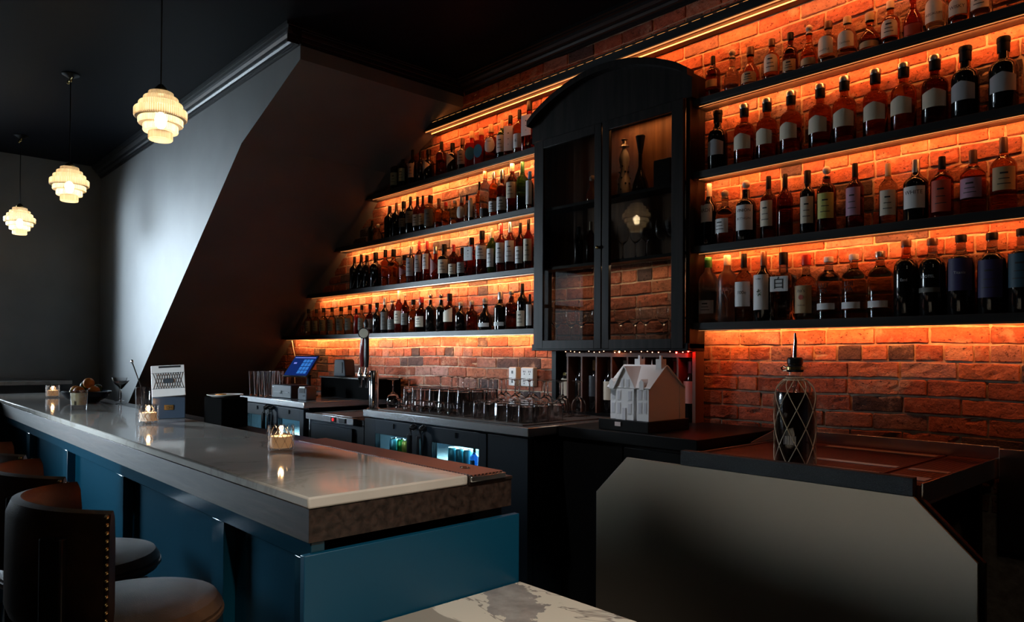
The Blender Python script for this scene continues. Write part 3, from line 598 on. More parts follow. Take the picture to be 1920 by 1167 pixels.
TXT={('R2',0):[('ARDI',.56,.028,'ink')],('R2',2):[('VINION',.49,.022,'ink'),('BOTHGIN',.36,.017,'ink')],('R2',9):[('WHITE',.45,.024,'ink')],
('R3',2):[('100e',.42,.024,'ink')],('R3',3):[('Voyager 1',.60,.010,'ink')],('R3',4):[('白',.53,.062,'ink')],('R3',5):[("ito's",.44,.024,'ink'),('Handmade',.22,.009,'ink')],
('R3',6):[('LUT',.53,.030,'ink'),('KA',.44,.030,'ink')],('R3',7):[('LUI',.53,.030,'ink'),('UA',.44,.030,'ink')],('R3',9):[('Estd',.47,.017,'inkw')],
('R3',10):[('SHOTEL',.50,.016,'inkw')],('R3',11):[('Titania',.52,.016,'inkw')],('R0',6):[('WHITTLE',.31,.013,'ink')],('R0',7):[('Cardiasia',.36,.013,'ink')],
('R0',11):[('MEZCALUM',.34,.014,'ink')],('R0',12):[('WISKY',.34,.02,'ink')],('L0',6):[('BLACK',.5,.013,'ink')],('L0',13):[('6.',.3,.03,'ink')],('L0',10):[('MARE',.53,.012,'ink')]}
BODY={}
for row,Ls in BOT.items():
    zs=ZS[row]
    for i,(x,H,r,shp,g,cap,lb,desc) in enumerate(Ls):
        H=min(H,.352); k='wine_bottle' if (shp=='wine' and ('wine' in desc or 'capsule' in desc)) else 'liquor_bottle'
        rz=R(random.uniform(-10,12)) + (R(22) if row[0]=='L' else R(4))
        ends=['right','left']
        t=thing(k,'%s, %s on %s from left'%(desc,ORD[i],WHERE[row]),'bottle',(x,3.385+(.0 if r>.03 else random.uniform(-.008,.012)),zs),rz,'bottles on the '+WHERE[row])
        sq=1 if shp=='square' else 0
        pr,cr,czz=prof(shp,r,H)
        if row=='R3' and g=='dark' and shp=='vodka2':
            ks=next(i_ for i_,p_ in enumerate(pr) if p_[1]>=.75*H)
            MB().lathe(pr[:ks+1],28).build('glass_body',G[g],t,True,sharp=40); MB().lathe([(pr[ks][0],pr[ks][1]+.0004)]+pr[ks+1:],24).build('neck',G['amber' if i==9 else 'clear'],t,True,sharp=40)
        else: MB().lathe(pr,28 if r>.03 else 20,sq=sq).build('glass_body',G[g],t,True,sharp=40)
        # closure
        m=MB(); top=H
        if cap in('glass','ball'):
            m.lathe([(0,czz),(cr*.8,czz),(cr*.8,czz+.008),(cr*.45,czz+.012),(cr*.5,czz+.016)],16); m.sphere((0,0,top-cr*1.0),cr*1.0,14,8)
            m.build('stopper',CM[cap],t,True)
        elif shp=='bourbon' and row=='R1':
            zz=H*.80; m.lathe([(0,zz),(cr,zz),(cr*1.05,zz+.005),(cr*1.05,H*.925),(0,H*.925)],20); m.build('capsule',CM['black'],t,True)
            MB().lathe([(0,H*.926),(cr*1.12,H*.926),(cr*1.15,H*.935),(cr*1.15,H*.985),(cr*1.05,H),(0,H)],20).build('stopper',CM[cap],t,True)
        else:
            tp=1 if shp!='wine' else .93
            m.lathe([(0,czz),(cr,czz),(cr*1.0,czz+.002),(cr*tp,top-.004),(cr*tp*.9,top),(0,top)],18); m.build('capsule' if k=='wine_bottle' else 'cap',CM[cap],t,True)
        if cap=='green':  # two-tone neck
            MB().lathe([(cr*1.02,H*.84),(cr*1.04,H*.84),(cr*1.04,H*.955),(cr*1.02,H*.955)],18).build('neck_band',CM['green2'],t,True)
        if lb:
            s_,c_,z0,z1=lb
            lo=label_mesh(s_,r,z0,z1,H,sq,.78 if sq else 1.0).build('label',LM[c_],t,True)
            if r>.028 and s_ in('rect','house','arch') and (row,i) not in TXT and row!='R1' and (z1-z0)*H>.05:
                m=MB()
                for q in range(3):
                    zz=z0*H+(z1-z0)*H*(.25+.22*q); a=.5-.1*q
                    n=6;vs=[];fs=[]
                    for j in range(n+1):
                        an=-PI/2-a+2*a*j/n; 
                        for hh in (0,.0035 if q<2 else .007): vs.append(((r+.0012)*math.cos(an),(r+.0012)*math.sin(an),zz+hh))
                    for j in range(n): fs.append((2*j,2*j+2,2*j+3,2*j+1))
                    m.add(vs,fs)
                m.build('print',MT['ink'],lo)['kind']='stuff'
        for (s_,zf,sz,ik) in TXT.get((row,i),[]):
            text_mesh(s_,min(sz,sz*r/.04),MT[ik],t,(0,0 if not sq else -(r+.0016),zf*H),bend=None if sq else r+.0016)
        if (row,i)==('R3',3):
            m=MB()
            for a in range(7):
                an=a*PI*2/7; p=Vector((.009*math.cos(an),0,.40*H+.012*math.sin(an)))
                m.add([(p.x*.2,-r-.0014,.40*H+(p.z-.40*H)*.2),(p.x-.004,-r-.0014,p.z),(p.x*1.5,-r-.0014,.40*H+(p.z-.40*H)*1.6),(p.x+.004,-r-.0014,p.z+.004)],[(0,1,2,3)])
            m.build('leaf_print',MT['inkg'],t)
        if (row,i)==('R3',5): MB().prism([(.012*math.cos(a*PI/8),.34*H+.012*math.sin(a*PI/8)) for a in range(16)],-r-.002,-r-.001).build('round_print',MT['inkr'],t)
        if (row,i)==('R3',1):
            m=MB()
            def br(p,a,l,d):
                q=(p[0]+l*math.sin(a),p[1]+l*math.cos(a))
                aa=[(-PI/2+p[0]/r),(-PI/2+q[0]/r)]
                m.tube([((r+.0006)*math.cos(aa[0]),(r+.0006)*math.sin(aa[0]),p[1]),((r+.0006)*math.cos(aa[1]),(r+.0006)*math.sin(aa[1]),q[1])],.0006,4)
                if d>0: br(q,a-.45,l*.72,d-1); br(q,a+.4,l*.72,d-1)
            br((.012,.02),0,.07,0); br((.012,.09),0,.03,5); m.build('tree_print',CM['white'],t)
        if (row,i)==('R2',0): MB().prism([(-.006+.012*math.cos(a*PI/8),.68*H+.012*math.sin(a*PI/8)) for a in range(16)],-r-.0015,-r-.0005).build('round_print',MT['inkr'],t)
# ---------------------------------------------------------------- inside the cabinet
def wineglass(label,loc,inv=False,h=.17,r=.037,group=None,name='wine_glass',proto={}):
    key=(h,r,inv,name)
    t=thing(name,label,'glass',loc,random.uniform(0,6),group)
    if key not in proto:
        k=r
        outer=[(0,0),(k*.9,0),(k*.9,.002),(k*.3,.006),(.0045,.012),(.004,h*.40),(.008,h*.44),(k*.75,h*.55),(k,h*.70),(k*.95,h*.85),(k*.82,h)]
        inner=[(k*.82-.0012,h),(k*.95-.0014,h*.85),(k-.0015,h*.70),(k*.72,h*.56),(.006,h*.465),(0,h*.46)]
        pr=[(a,b) for a,b in outer+inner]
        if inv: pr=[(a,h-b) for a,b in pr]
        proto[key]=MB().lathe(pr,24).build('bowl_and_stem',MT['glass'],t,True,sharp=50)
    else:
        o=proto[key].copy(); COL.objects.link(o); o.parent=t
    return t
zb=1.532
for i,x in enumerate((-3.20,-3.10,-2.99,-2.885,-2.68,-2.60,-2.50,-2.40,-2.31)):
    wineglass('clear stemmed wine glass on the bottom of the glass-front cabinet',(x,3.34+(.03 if i%2 else 0),zb),h=.235,r=.041,group='wine glasses in the bottom of the cabinet')
for i,x in enumerate((-2.67,-2.59,-2.50,-2.41,-2.32)):
    wineglass('clear stemmed glass on the middle shelf of the glass-front cabinet',(x,3.345+(.02 if i%2 else 0),2.024),h=.2,r=.037,group='stemmed glasses on the middle cabinet shelf')
def bottle_at(name,label,loc,shp,H,r,g,cap,lb=None,rz=0,group=None):
    t=thing(name,label,'bottle',loc,rz,group); pr,cr,c0=prof(shp,r,H); MB().lathe(pr,24).build('glass_body',G[g],t,True,sharp=40)
    MB().lathe([(0,c0),(cr,c0),(cr*.95,H-.004),(cr*.85,H),(0,H)],16).build('cap',CM[cap],t,True)
    if lb: label_mesh(lb[0],r,lb[2],lb[3],H).build('label',LM[lb[1]],t,True)
    return t
bottle_at('liquor_bottle','dark slim bottle left of the amber bottle behind the left cabinet door',(-3.03,3.36,2.024),'slim',.24,.028,'dark','black')
bottle_at('liquor_bottle','dark amber bottle with pale cap behind the left cabinet door',(-2.93,3.36,2.024),'wine',.26,.032,'brown','cream')
t=thing('decanter','squat clear decanter with round stopper on the upper cabinet shelf','decanter',(-2.92,3.36,2.404))
MB().lathe([(0,0),(.035,0),(.04,.02),(.038,.05),(.02,.08),(.014,.1),(.02,.125)],20).build('glass_body',G['amber'],t,True); MB().sphere((0,0,.145),.02).build('stopper',CM['glass'],t,True)
t=thing('ceramic_bottle','white painted ceramic bottle with silver bell top on the upper cabinet shelf','bottle',(-2.672,3.36,2.404))
MB().lathe([(0,0),(.038,0),(.042,.02),(.034,.09),(.02,.15),(.033,.21),(.024,.25),(.012,.275),(.012,.29)],24).build('ceramic_body',CM['white'],t,True)
MB().lathe([(.03,.288),(.028,.29),(.012,.305),(.012,.32),(.02,.33),(0,.34)],16).build('bell_stopper',CM['silver'],t,True)
m=MB()
for i in range(9):
    for j in range(5): 
        if (i+j)%2: 
            z=.03+j*.035; r=.0425-.004*abs(j-.5)*1.2; a=i*2*PI/9; m.sphere((r*math.cos(a)*.93,r*math.sin(a)*.93,z),.0065,6,5)
m.build('painted_pattern',MT['ink'],t)
t=thing('decanter','black decanter with broad base and tall flared stopper on the upper cabinet shelf','decanter',(-2.555,3.36,2.404))
MB().lathe([(0,0),(.042,0),(.052,.015),(.045,.05),(.024,.11),(.012,.15),(.012,.22)],24).build('glass_body',G['dark'],t,True)
MB().lathe([(0,.215),(.011,.215),(.014,.24),(.028,.325),(.024,.33),(0,.33)],20).build('stopper',CM['black'],t,True)
tag(B(-2.44,-2.33,3.33,3.40,2.404,2.56).build('gift_box',MT['black'],bevel=.002),'plain black box at the right end of the upper cabinet shelf','box')
# ---------------------------------------------------------------- wine rack below the cabinet
c=thing('wine_rack','reddish brown wooden wine rack with upright cubbies below the cabinet','wine rack',(-2.7,3.39,1.10))
def RB(x0,x1,z0,z1,y0=3.335,y1=3.436): return B(x0+2.7,x1+2.7,y0-3.39,y1-3.39,z0-1.10,z1-1.10)
RB(-3.235,-3.20,1.10,1.485).build('side_board',MT['black'],c); RB(-2.20,-2.18,1.10,1.485,3.355).build('side_board',MT['rackwood'],c)
RB(-3.2,-2.215,1.10,1.112).build('base_board',MT['black'],c); RB(-3.11,-2.215,1.452,1.476).build('top_rail',MT['rackwood'],c)
for x in (-3.098,-2.98,-2.862,-2.744,-2.625,-2.506,-2.39,-2.28): RB(x-.006,x+.006,1.112,1.452).build('divider',MT['rackwood'],c)
wb=[(-3.155,'dark','black',('rect','cream',.28,.62),'cream label and gold seal'),(-3.04,'dark','black',None,'no label'),(-2.922,'dark','cork',('rect','blk',.3,.7),'black label and pale neck'),
(-2.805,'dark','brown',('rect','cream',.25,.6),'framed cream picture label'),(-2.685,'dark','silver',None,'silver neck'),(-2.565,'dark','brown',None,'brown neck'),
(-2.447,'dark','black',None,'plain black neck'),(-2.332,'dark','redc',None,'red capsule'),(-2.237,'dark','blue',('rect','rosed2',.28,.66),'pink label and blue capsule')]
LM['rosed2']=mat('label_paper_pink',(.6,.28,.24),.55)
for i,(x,g,cap,lb,d) in enumerate(wb):
    o=bottle_at('wine_bottle','dark wine bottle, %s, %s from left in the rack'%(d,ORD[i]),(x,3.388,1.113),'wine',.318,.034,g,cap,lb,R(10),'wine bottles in the rack')
    if i==0: MB().prism([(.013*math.cos(a*PI/4),.225+.013*math.sin(a*PI/4)) for a in range(8)],-.026,-.024).build('gold_seal',MT['brass'],o)
# string of tiny lights along the rack
c=thing('string_lights','string of tiny red and warm lights along the top of the wine rack','string lights',(-2.65,3.335,1.47))
pts=[(-3.1+2.65+.94*i/24,-.012+.004*math.sin(i*2.1),.012+.004*math.sin(i*1.7)) for i in range(25)]
MB().tube(pts,.0018,5).build('wire',MT['black2'],c)
for i in range(20):
    p=pts[int(i*1.25)]; big=i in(9,17,19)
    MB().sphere((p[0],p[1]-.004,p[2]),.005 if big else .003,8,6).build('bulb',MT['ledr'] if i in(17,19) else MT['ledo'] if i==9 else MT['ledw'],c)
light('red_glow','POINT',(-2.20,3.315,1.475),.35,(1,.02,.01),radius=.01)
light('orange_glow','POINT',(-2.7,3.315,1.485),.12,(1,.35,.1),radius=.01)
# ---------------------------------------------------------------- back bar
ZT=1.10
def worktop(name,label,x0,x1,y0,y1,z0,z1,mt,bev=.003):
    return tag(B(x0,x1,y0,y1,z0,z1).build(name,MT[mt],bevel=bev),label,'countertop')
worktop('steel_countertop','brushed steel countertop carrying the rows of upturned glasses',-4.117,-2.568,2.48,3.30,1.055,ZT,'steel')
worktop('steel_countertop','shorter brushed steel countertop carrying pint glasses and tablet till',-6.12,-4.95,2.48,3.30,1.055,ZT,'steel')
worktop('wood_countertop','dark glossy wooden countertop under the white model house',-2.56,-1.74,2.69,3.435,1.045,ZT,'black',.003)
worktop('wood_ledge','dark wooden ledge behind the steel countertops against the brick wall',-6.4,-2.562,3.302,3.436,1.03,ZT,'black',.003)
t=thing('base_cabinet','black base cabinet below the white model house','cabinet',(-2.15,3.06,0))
B(-.40,.40,-.34,.37,.08,1.043).build('carcass',MT['black'],t)
B(-.385,-.005,-.36,-.342,.12,1.03).build('door',MT['black'],t,bevel=.002); B(.005,.385,-.36,-.342,.12,1.03).build('door',MT['black'],t,bevel=.002)
def fridge(label,x0,x1,wins,handles,fill):
    t=thing('bottle_fridge',label,'fridge',((x0+x1)/2,2.87,0)); ox=(x0+x1)/2; oy=2.87
    def FB(a,b,c_,d,e,f): return B(a-ox,b-ox,c_-oy,d-oy,e,f)
    m=MB()
    for q in ((x0,x0+.03,2.525,3.28,.1,1.05),(x1-.03,x1,2.525,3.28,.1,1.05),(x0,x1,3.25,3.28,.1,1.05),(x0,x1,2.525,3.28,1.02,1.05),(x0,x1,2.525,3.28,.1,.16)):
        m.box(q[0]-ox,q[1]-ox,q[2]-oy,q[3]-oy,q[4],q[5])
    m.build('carcass',MT['fridge'],t,bevel=.002)
    wx1=wins[-1][1]
    FB(x0+.031,wx1+.05,3.24,3.249,.16,1.019).build('liner',MT['fridgein'],t)
    FB(wx1+.05,wx1+.07,2.53,3.249,.16,1.019).build('liner',MT['fridgein'],t)
    for k in (.80,.48): FB(x0+.031,wx1+.049,2.56,3.2,k-.008,k).build('wire_shelf',MT['steel'],t)
    for i,(a,b) in enumerate(wins):
        da=x0+.004 if i==0 else (wins[i-1][1]+a)/2+.003; db=(b+wins[i+1][0])/2-.003 if i+1<len(wins) else b+.06
        m=MB()
        for q in ((da,a,.12,1.045),(b,db,.12,1.045),(a,b,.955,1.045),(a,b,.12,.2)): m.box(q[0]-ox,q[1]-ox,2.485-oy,2.523-oy,q[2],q[3])
        d=m.build('door',MT['fridge'],t,bevel=.003)
        FB(a,b,2.50,2.504,.2,.955).build('pane',MT['fpane'],d)
        FB((a+b)/2+.02-.007,(a+b)/2+.02+.007,2.479,2.485,1.0,1.03).build('lock',MT['chrome'],d)
        hx=handles[i]-ox
        h=MB().tube([(hx,2.483-oy,1.035),(hx,2.452-oy,1.02),(hx,2.44-oy,.985),(hx,2.44-oy,.87),(hx,2.452-oy,.83),(hx,2.483-oy,.815)],.016,8).build('handle',MT['black2'],d,True)
        MB().tube([(hx,2.475-oy,1.04),(hx,2.447-oy,1.025)],.014,8).build('handle_cap',MT['chrome'],h,True)
        light('fridge_light','AREA',(a-.035,2.56,.62),2.5,(.4,.86,1),(R(60),0,R(-35)),.02,.6); light('fridge_light','AREA',((a+b)/2,2.92,1.012),24,(.42,.86,1),(0,0,0),.36,.5)
    if x1-wx1>.15: FB(wx1+.064,x1-.004,2.49,2.523,.12,1.045).build('compressor_panel',MT['fridge'],t,bevel=.002)
    return t
fridge('black back bar fridge with lit windows of green cans and blue bottles',-4.11,-2.575,[(-3.977,-3.575),(-3.372,-2.95)],(-3.53,-3.435),0)
fridge('black back bar fridge with pale blue windows behind the candle glass',-6.11,-4.96,[(-5.97,-5.60),(-5.39,-5.02)],(-5.555,-5.46),0)
canm={k:mat('can_'+k,c,.25,.3) for k,c in {'green':(.05,.45,.08),'yellow':(.55,.6,.1),'teal':(.05,.4,.35),'cyan':(.15,.6,.75),'blue':(.03,.12,.6)}.items()}
def can(label,loc,k,group):
    t=thing('drink_can',label,'can',loc,0,group)
    MB().lathe([(0,0),(.024,0),(.031,.01),(.031,.105),(.025,.116)],18).build('can_body',canm[k],t,True)
    MB().lathe([(0,.114),(.026,.115),(.0265,.119),(.024,.119),(.0235,.116),(0,.116)],18).build('lid',MT['chrome'],t,True)
for i,(x,k) in enumerate(((-3.93,'cyan'),(-3.86,'green'),(-3.79,'yellow'),(-3.72,'green'),(-3.65,'teal'))):
    can('%s drink can, %s from left behind the first window of the right fridge'%({'cyan':'pale blue','green':'green','yellow':'yellow green','teal':'teal green'}[k],ORD[i]),(x,2.60+.01*(i%2),.801),k,'cans in the right-hand fridge')
for i,(x,k) in enumerate(((-3.33,'cyan'),(-3.26,'cyan'),(-3.19,'cyan'))):
    can('pale blue drink can, %s from left behind the second window of the right fridge'%ORD[i],(x,2.61,.801),k,'cans in the right-hand fridge')
G['bluebeer']=mat('blue_beer_glass',(.03,.13,.5),.05,trans=.6)
for i,x in enumerate((-3.10,-3.03,-2.97)):
    bottle_at('beer_bottle','blue lit beer bottle, %s from left behind the second window of the right fridge'%ORD[i],(x,2.58,.801),'wine',.145,.024,'bluebeer','black',('rect','blue',.15,.5),0,'beer bottles in the right-hand fridge')
for i,(x,k) in enumerate(((-5.12,'blue'),(-5.05,'cyan'))):
    can('%s drink can, %s of two at the right end of the left fridge'%('dark blue' if k=='blue' else 'pale blue',ORD[i]),(x,2.59,.801),k,'cans in the left-hand fridge')
# glass froster / ice unit between the fridges
t=thing('glass_chiller','low black chest chiller with steel control band between the two fridges','chiller',(-4.54,2.86,0))
B(-.39,.37,-.34,.36,.1,.985).build('cabinet_body',MT['fridge'],t,bevel=.003)
B(-.385,.29,-.375,-.341,.982,1.028).build('control_band',MT['steel'],t,bevel=.002)
B(-.385,.37,-.34,.36,.986,1.02).build('lid',MT['black2'],t,bevel=.002)
B(-.28,.15,-.30,.0,1.021,1.026).build('sliding_lid',MT['steel'],t,bevel=.001)
B(-.0,.055,-.382,-.376,.987,1.022).build('switch_plate',MT['black2'],t); 
MB().prism([(.035+.011*math.cos(a*PI/6),1.005+.011*math.sin(a*PI/6)) for a in range(12)],-.388,-.382).build('red_switch',mat('red_switch',(.6,.02,.02),.3,emit=(1,.02,.02),es=.6),t)
B(.11,.19,-.382,-.376,.988,1.02).build('display',MT['black2'],t)
B(-.33,.25,-.36,-.341,.3,.955).build('door',MT['fridge'],t,bevel=.003)
# low black back cabinet and things on it
t=thing('ledge_cabinet','low black cabinet on the ledge behind the card terminal','cabinet',(-5.27,3.13,1.101))
B(-.40,.40,-.13,.15,0,.155).build('carcass',MT['matte'],t,bevel=.003); B(-.41,.41,-.14,.16,.155,.165).build('top',MT['black'],t)
t=thing('speaker_box','dark blue-black tapered electronic box on the low black cabinet','speaker',(-5.5,3.13,1.2665),R(15))
MB().prism([(-.07,0),(.07,0),(.055,.135),(.04,.145),(-.05,.145),(-.06,.135)],-.06,.06).build('housing',MT['slate'],t,bevel=.006)
B(-.045,.035,-.064,-.060,.03,.12).build('front_grille',MT['black2'],t)
# tablet till
t=thing('tablet_till','tilted tablet till with blue glowing keypad screen on a stand','tablet',(-5.62,2.86,1.101),R(22))
MB().lathe([(0,0),(.075,0),(.075,.012),(.02,.02),(.018,.16),(.025,.18)],20).build('stand',MT['black2'],t,True)
tl=Matrix.Translation((-.03,-.06,.255))@Matrix.Rotation(R(48),4,'X')
def TB(m_,*a): m_.m=tl; return m_.box(*a)
TB(MB(),-.13,.13,-.115,.115,-.014,.0).build('tablet_body',MT['black2'],t,bevel=.004)
scr=TB(MB(),-.12,.12,-.105,.105,.0005,.002).build('screen',mat('till_screen',(.0,.005,.03),.2,emit=(.01,.035,.22),es=.5),t)
m=MB(); m.m=tl
for i in range(3):
    for j in range(4): m.box(.0+i*.034,.028+i*.034,-.085+j*.04,-.052+j*.04,.0022,.003)
m.build('keypad',mat('till_keys',(.02,.1,.3),.3,emit=(.04,.2,.6),es=.6),scr)
m=MB(); m.m=tl; m.box(-.11,.11,.085,.092,.0022,.003); m.box(-.09,-.06,.02,.035,.0022,.003); m.build('screen_bar',mat('till_bar',(.1,.1,.4),.3,emit=(.25,.3,.8),es=.7),scr)
t=thing('receipt_printer','boxy blue-grey receipt printer beside the pint glasses','printer',(-5.53,2.66,1.101),R(8))
B(-.135,.135,-.09,.10,0,.105).build('housing',MT['slate'],t,bevel=.006); B(-.10,.10,-.094,-.0905,.045,.05).build('paper_slot',MT['grey'],t); B(-.006,.006,-.098,-.0905,.035,.06).build('latch',MT['chrome'],t); B(-.125,-.105,-.0925,-.0905,.085,.09).build('badge',MT['inkw'],t)
t=thing('card_terminal','small grey card terminal to the right of the receipt printer','card terminal',(-5.17,2.62,1.101),R(12))
MB().prism([(-.05,0),(.05,0),(.05,.085),(.035,.105),(-.03,.105),(-.05,.085)],-.05,.05).build('housing',MT['grey'],t,bevel=.006)
B(-.03,.035,-.053,-.0505,.055,.09).build('screen',MT['black2'],t); B(-.025,.04,-.056,-.0505,.094,.104).build('paper',CM['silver'],t); B(.01,.03,-.053,-.0505,.03,.04).build('button',MT['black2'],t)
# pint glasses
def tumbler(name,label,loc,h,rb,rt,group,inv=False,ml='glass',flut=0,store={}):
    t=thing(name,label,'glass',loc,random.uniform(0,6),group); key=(name,h,rb,rt,inv,ml)
    if key not in store:
        w=.0022; pr=[(0,0),(rb*.96,0),(rb,.003),(rt,h),(rt-w,h),(rb-w,.014),(0,.012)]
        if inv: pr=[(a,h-b) for a,b in pr]
        store[key]=MB().lathe(pr,40 if flut else 28,lobes=9 if flut else 0).build('glass_wall',MT[ml],t,True,sharp=50)
    else:
        o=store[key].copy(); COL.objects.link(o); o.parent=t
    return t
for j in range(3):
    for i in range(7):
        x=-6.03+.098*i+.04*(j%2); y=2.56+.09*j
        if (x>-5.82 and y>2.6) or x>-5.46+.0 or (x>-5.72 and y<2.82 and j<3 and x>-5.70 and y<2.78): continue
        tumbler('pint_glass','tall clear pint glass among the upright ones beside the receipt printer',(x,y,1.101),.205,.031,.043,'pint glasses left of the receipt printer')
# bar mats and upturned glasses
tag(B(-4.0,-2.65,2.52,3.20,1.1005,1.108).build('bar_mat',MT['matb'],bevel=.002),'black rubber bar mat under the upturned glasses','bar mat')
zg=1.1085
for j in range(2):
    for i in range(10):
        wineglass('clear wine glass standing upside down at the back of the steel countertop',(-3.96+.125*i+.03*j,2.99+.125*j,zg),True,.205,.044,'upturned wine glasses behind the tumblers')
wineglass('clear wine glass upside down at the left front corner of the steel countertop',(-3.95,2.60,zg),True,.19,.043,'upturned wine glasses beside the beer tap')
wineglass('clear wine glass upside down at the left front corner of the steel countertop',(-3.94,2.72,zg),True,.19,.043,'upturned wine glasses beside the beer tap')
for j in range(3):
    for i in range(7):
        tumbler('highball_glass','tall clear highball glass upside down in the rows left of the rocks glasses',(-3.84+.092*i+.012*j,2.65+.10*j,zg),.145,.036,.042,'upturned highball glasses',True,'flute',.03)
for j in range(3):
    for i in range(6):
        tumbler('rocks_glass','short clear rocks glass upside down at the right end of the mat',(-3.17+.092*i,2.60+.11*j,zg),.095,.040,.043,'upturned rocks glasses',True,'flute',.035)
for i in range(7):
    wineglass('small clear coupe glass upside down in the front row of the steel countertop',(-3.80+.088*i,2.563,zg),True,.075,.038,'upturned coupes in the front row',name='coupe_glass')
# beer tap
t=thing('beer_tap','chrome beer tap column with one maroon and one black handle','beer tap',(-4.085,2.54,1.1005))
MB().lathe([(0,0),(.045,0),(.045,.006),(.031,.01),(.031,.245),(.028,.252),(0,.252)],28).build('column',MT['chrome'],t,True)
def tap(dx,dy,hm,hh,name,wid):
    MB().tube([(0,0,.215),(dx*.6,dy*.6,.215),(dx,dy,.215)],.011,10).build('spout_arm',MT['chrome'],t,True)
    MB().lathe([(0,.14),(.008,.14),(.010,.18),(.017,.2),(.019,.225),(.012,.245),(.008,.27),(0,.27)],14,(dx,dy,0)).build('faucet',MT['chrome'],t,True)
    h=MB().lathe([(0,.272),(.011,.272),(.014,.285),(wid,.34),(wid*.95,hh-.06),(wid*.6,hh-.01),(0,hh)],16,(dx,dy,0)).build('tap_handle',hm,t,True)
    return h
h1=tap(-.075,-.055,MT['maroon'],.50,'m',.02); h1.rotation_euler=(0,R(4),0)
h2=tap(-.01,-.05,MT['black2'],.51,'b',.017)
m=MB(); m.m=Matrix.Translation((-.01,-.072,.495))@Matrix.Rotation(R(52),4,'Z')
m.prism([(.036*math.cos(a*PI/12),.036*math.sin(a*PI/12)) for a in range(24)],-.006,.006); bz=m.build('badge_rim',MT['black2'],h2)
m=MB(); m.m=Matrix.Translation((-.01,-.072,.495))@Matrix.Rotation(R(52),4,'Z'); m.prism([(.030*math.cos(a*PI/12),.030*math.sin(a*PI/12)) for a in range(24)],-.008,-.0062); m.build('badge_face',MT['ivory'],bz)
MB().lathe([(0,.53),(.012,.53),(.017,.56),(.008,.585),(0,.59)],12,(-.01,-.055,0)).build('finial',MT['black2'],h2,True)
# electric outlets
for k,(x,w,d,lab) in enumerate(((-3.66,.036,.05,'white single power outlet box on the brick wall, left of the double one'),(-3.52,.058,.045,'white double power outlet box on the brick wall beside the wine rack'))):
    t=thing('power_outlet',lab,'outlet',(x,3.436,1.31))
    B(-w,w,-d,-.006,-.065,.065).build('box',CM['cream'],t,bevel=.004); B(-w,w,-d-.005,-d,-.062,.062).build('face_plate',CM['white'],t,bevel=.002)
    m=MB()
    for xx in ((0,) if k==0 else (-.026,.026)):
        for zz in (-.035,.03):
            if k==0: m.box(xx-.008,xx+.008,-d-.006,-d-.005,zz-.010,zz+.010)
            else:
                for sx in (-.007,.007): m.box(xx+sx-.0025,xx+sx+.0025,-d-.006,-d-.005,zz,zz+.012)
                m.box(xx-.004,xx+.004,-d-.006,-d-.005,zz-.014,zz-.007)
    m.build('sockets',MT['black2'],t)
# white model house
HX,HY,HZ=-2.18,2.86,1.1005
t=thing('model_house','white model of a gabled house on a black plinth with a small plaque','model house',(HX,HY,HZ))
def q(*a): return B(a[0]-HX,a[1]-HX,a[2]-HY,a[3]-HY,a[4],a[5])
q(-2.33,-2.03,2.735,3.07,0,.052).build('plinth',MT['black'],t,bevel=.002)
q(-2.225,-2.19,2.731,2.7345,.022,.042).build('plaque',MT['plaque'],t)
def hb(m,*a): return m.box(a[0]-HX,a[1]-HX,a[2]-HY,a[3]-HY,a[4],a[5])
m=MB(); ev=.215
hb(m,-2.28,-2.041,2.765,3.035,.0525,ev); hb(m,-2.235,-2.125,2.750,2.80,.0525,ev); hb(m,-2.11,-2.0395,2.752,2.80,.0525,ev-.005); hb(m,-2.07,-2.037,3.0,3.045,.0525,ev)
yc=2.885
m.prism([(2.765-HY,ev),(3.02-HY,ev),(yc-HY,.31)],-2.28-HX,-2.041-HX,'x')       # side gable
m.prism([(-2.235-HX,ev),(-2.125-HX,ev),(-2.18-HX,.305)],2.750-HY,yc-HY)        # front gable
house=m.build('walls',MT['white'],t,bevel=.001)
m=MB()
def slab(a,b,x0,x1,th=.006):
    (y0,z0),(y1,z1)=a,b; n=Vector((0,-(z1-z0),(y1-y0))).normalized()*th
    if n.z<0: n=-n
    m.add([(x0-HX,y0-HY,z0),(x1-HX,y0-HY,z0),(x1-HX,y1-HY,z1),(x0-HX,y1-HY,z1)]+[(x0-HX,y0-HY+n.y,z0+n.z),(x1-HX,y0-HY+n.y,z0+n.z),(x1-HX,y1-HY+n.y,z1+n.z),(x0-HX,y1-HY+n.y,z1+n.z)],[(0,3,2,1),(4,5,6,7),(0,1,5,4),(1,2,6,5),(2,3,7,6),(3,0,4,7)])
slab((2.752,ev-.012),(yc,.312),-2.29,-2.030); slab((3.034,ev-.012),(yc,.312),-2.29,-2.030)
m.build('main_roof',MT['white'],t)
m=MB()
for s in (-1,1):
    xa=-2.18+s*.063; n=Vector((s*.09,0,.055)).normalized()*.005
    p=[(xa-HX,2.742-HY,ev-.012),(xa-HX,2.80-HY,ev-.012),(-2.18-HX,yc-HY,.308),(-2.18-HX,2.742-HY,.308)]
    m.add(p+[(a+n.x,b,c_+n.z) for a,b,c_ in p],[(0,1,2,3),(7,6,5,4),(0,4,5,1),(1,5,6,2),(2,6,7,3),(3,7,4,0)])
m.build('gable_roof',MT['white'],t)
for x,y in ((-2.205,2.90),(-2.06,2.875)):
    ch_=q(x-.016,x+.016,y-.02,y+.02,.27,.345).build('chimney',MT['white'],t); q(x-.006,x+.006,y-.006,y+.006,.345,.362).build('chimney_pot',MT['white'],ch_)
MB().lathe([(0,.305),(.006,.305),(.003,.32),(0,.345)],8,(-2.12-HX,yc-HY,0)).build('finial',MT['white'],t)
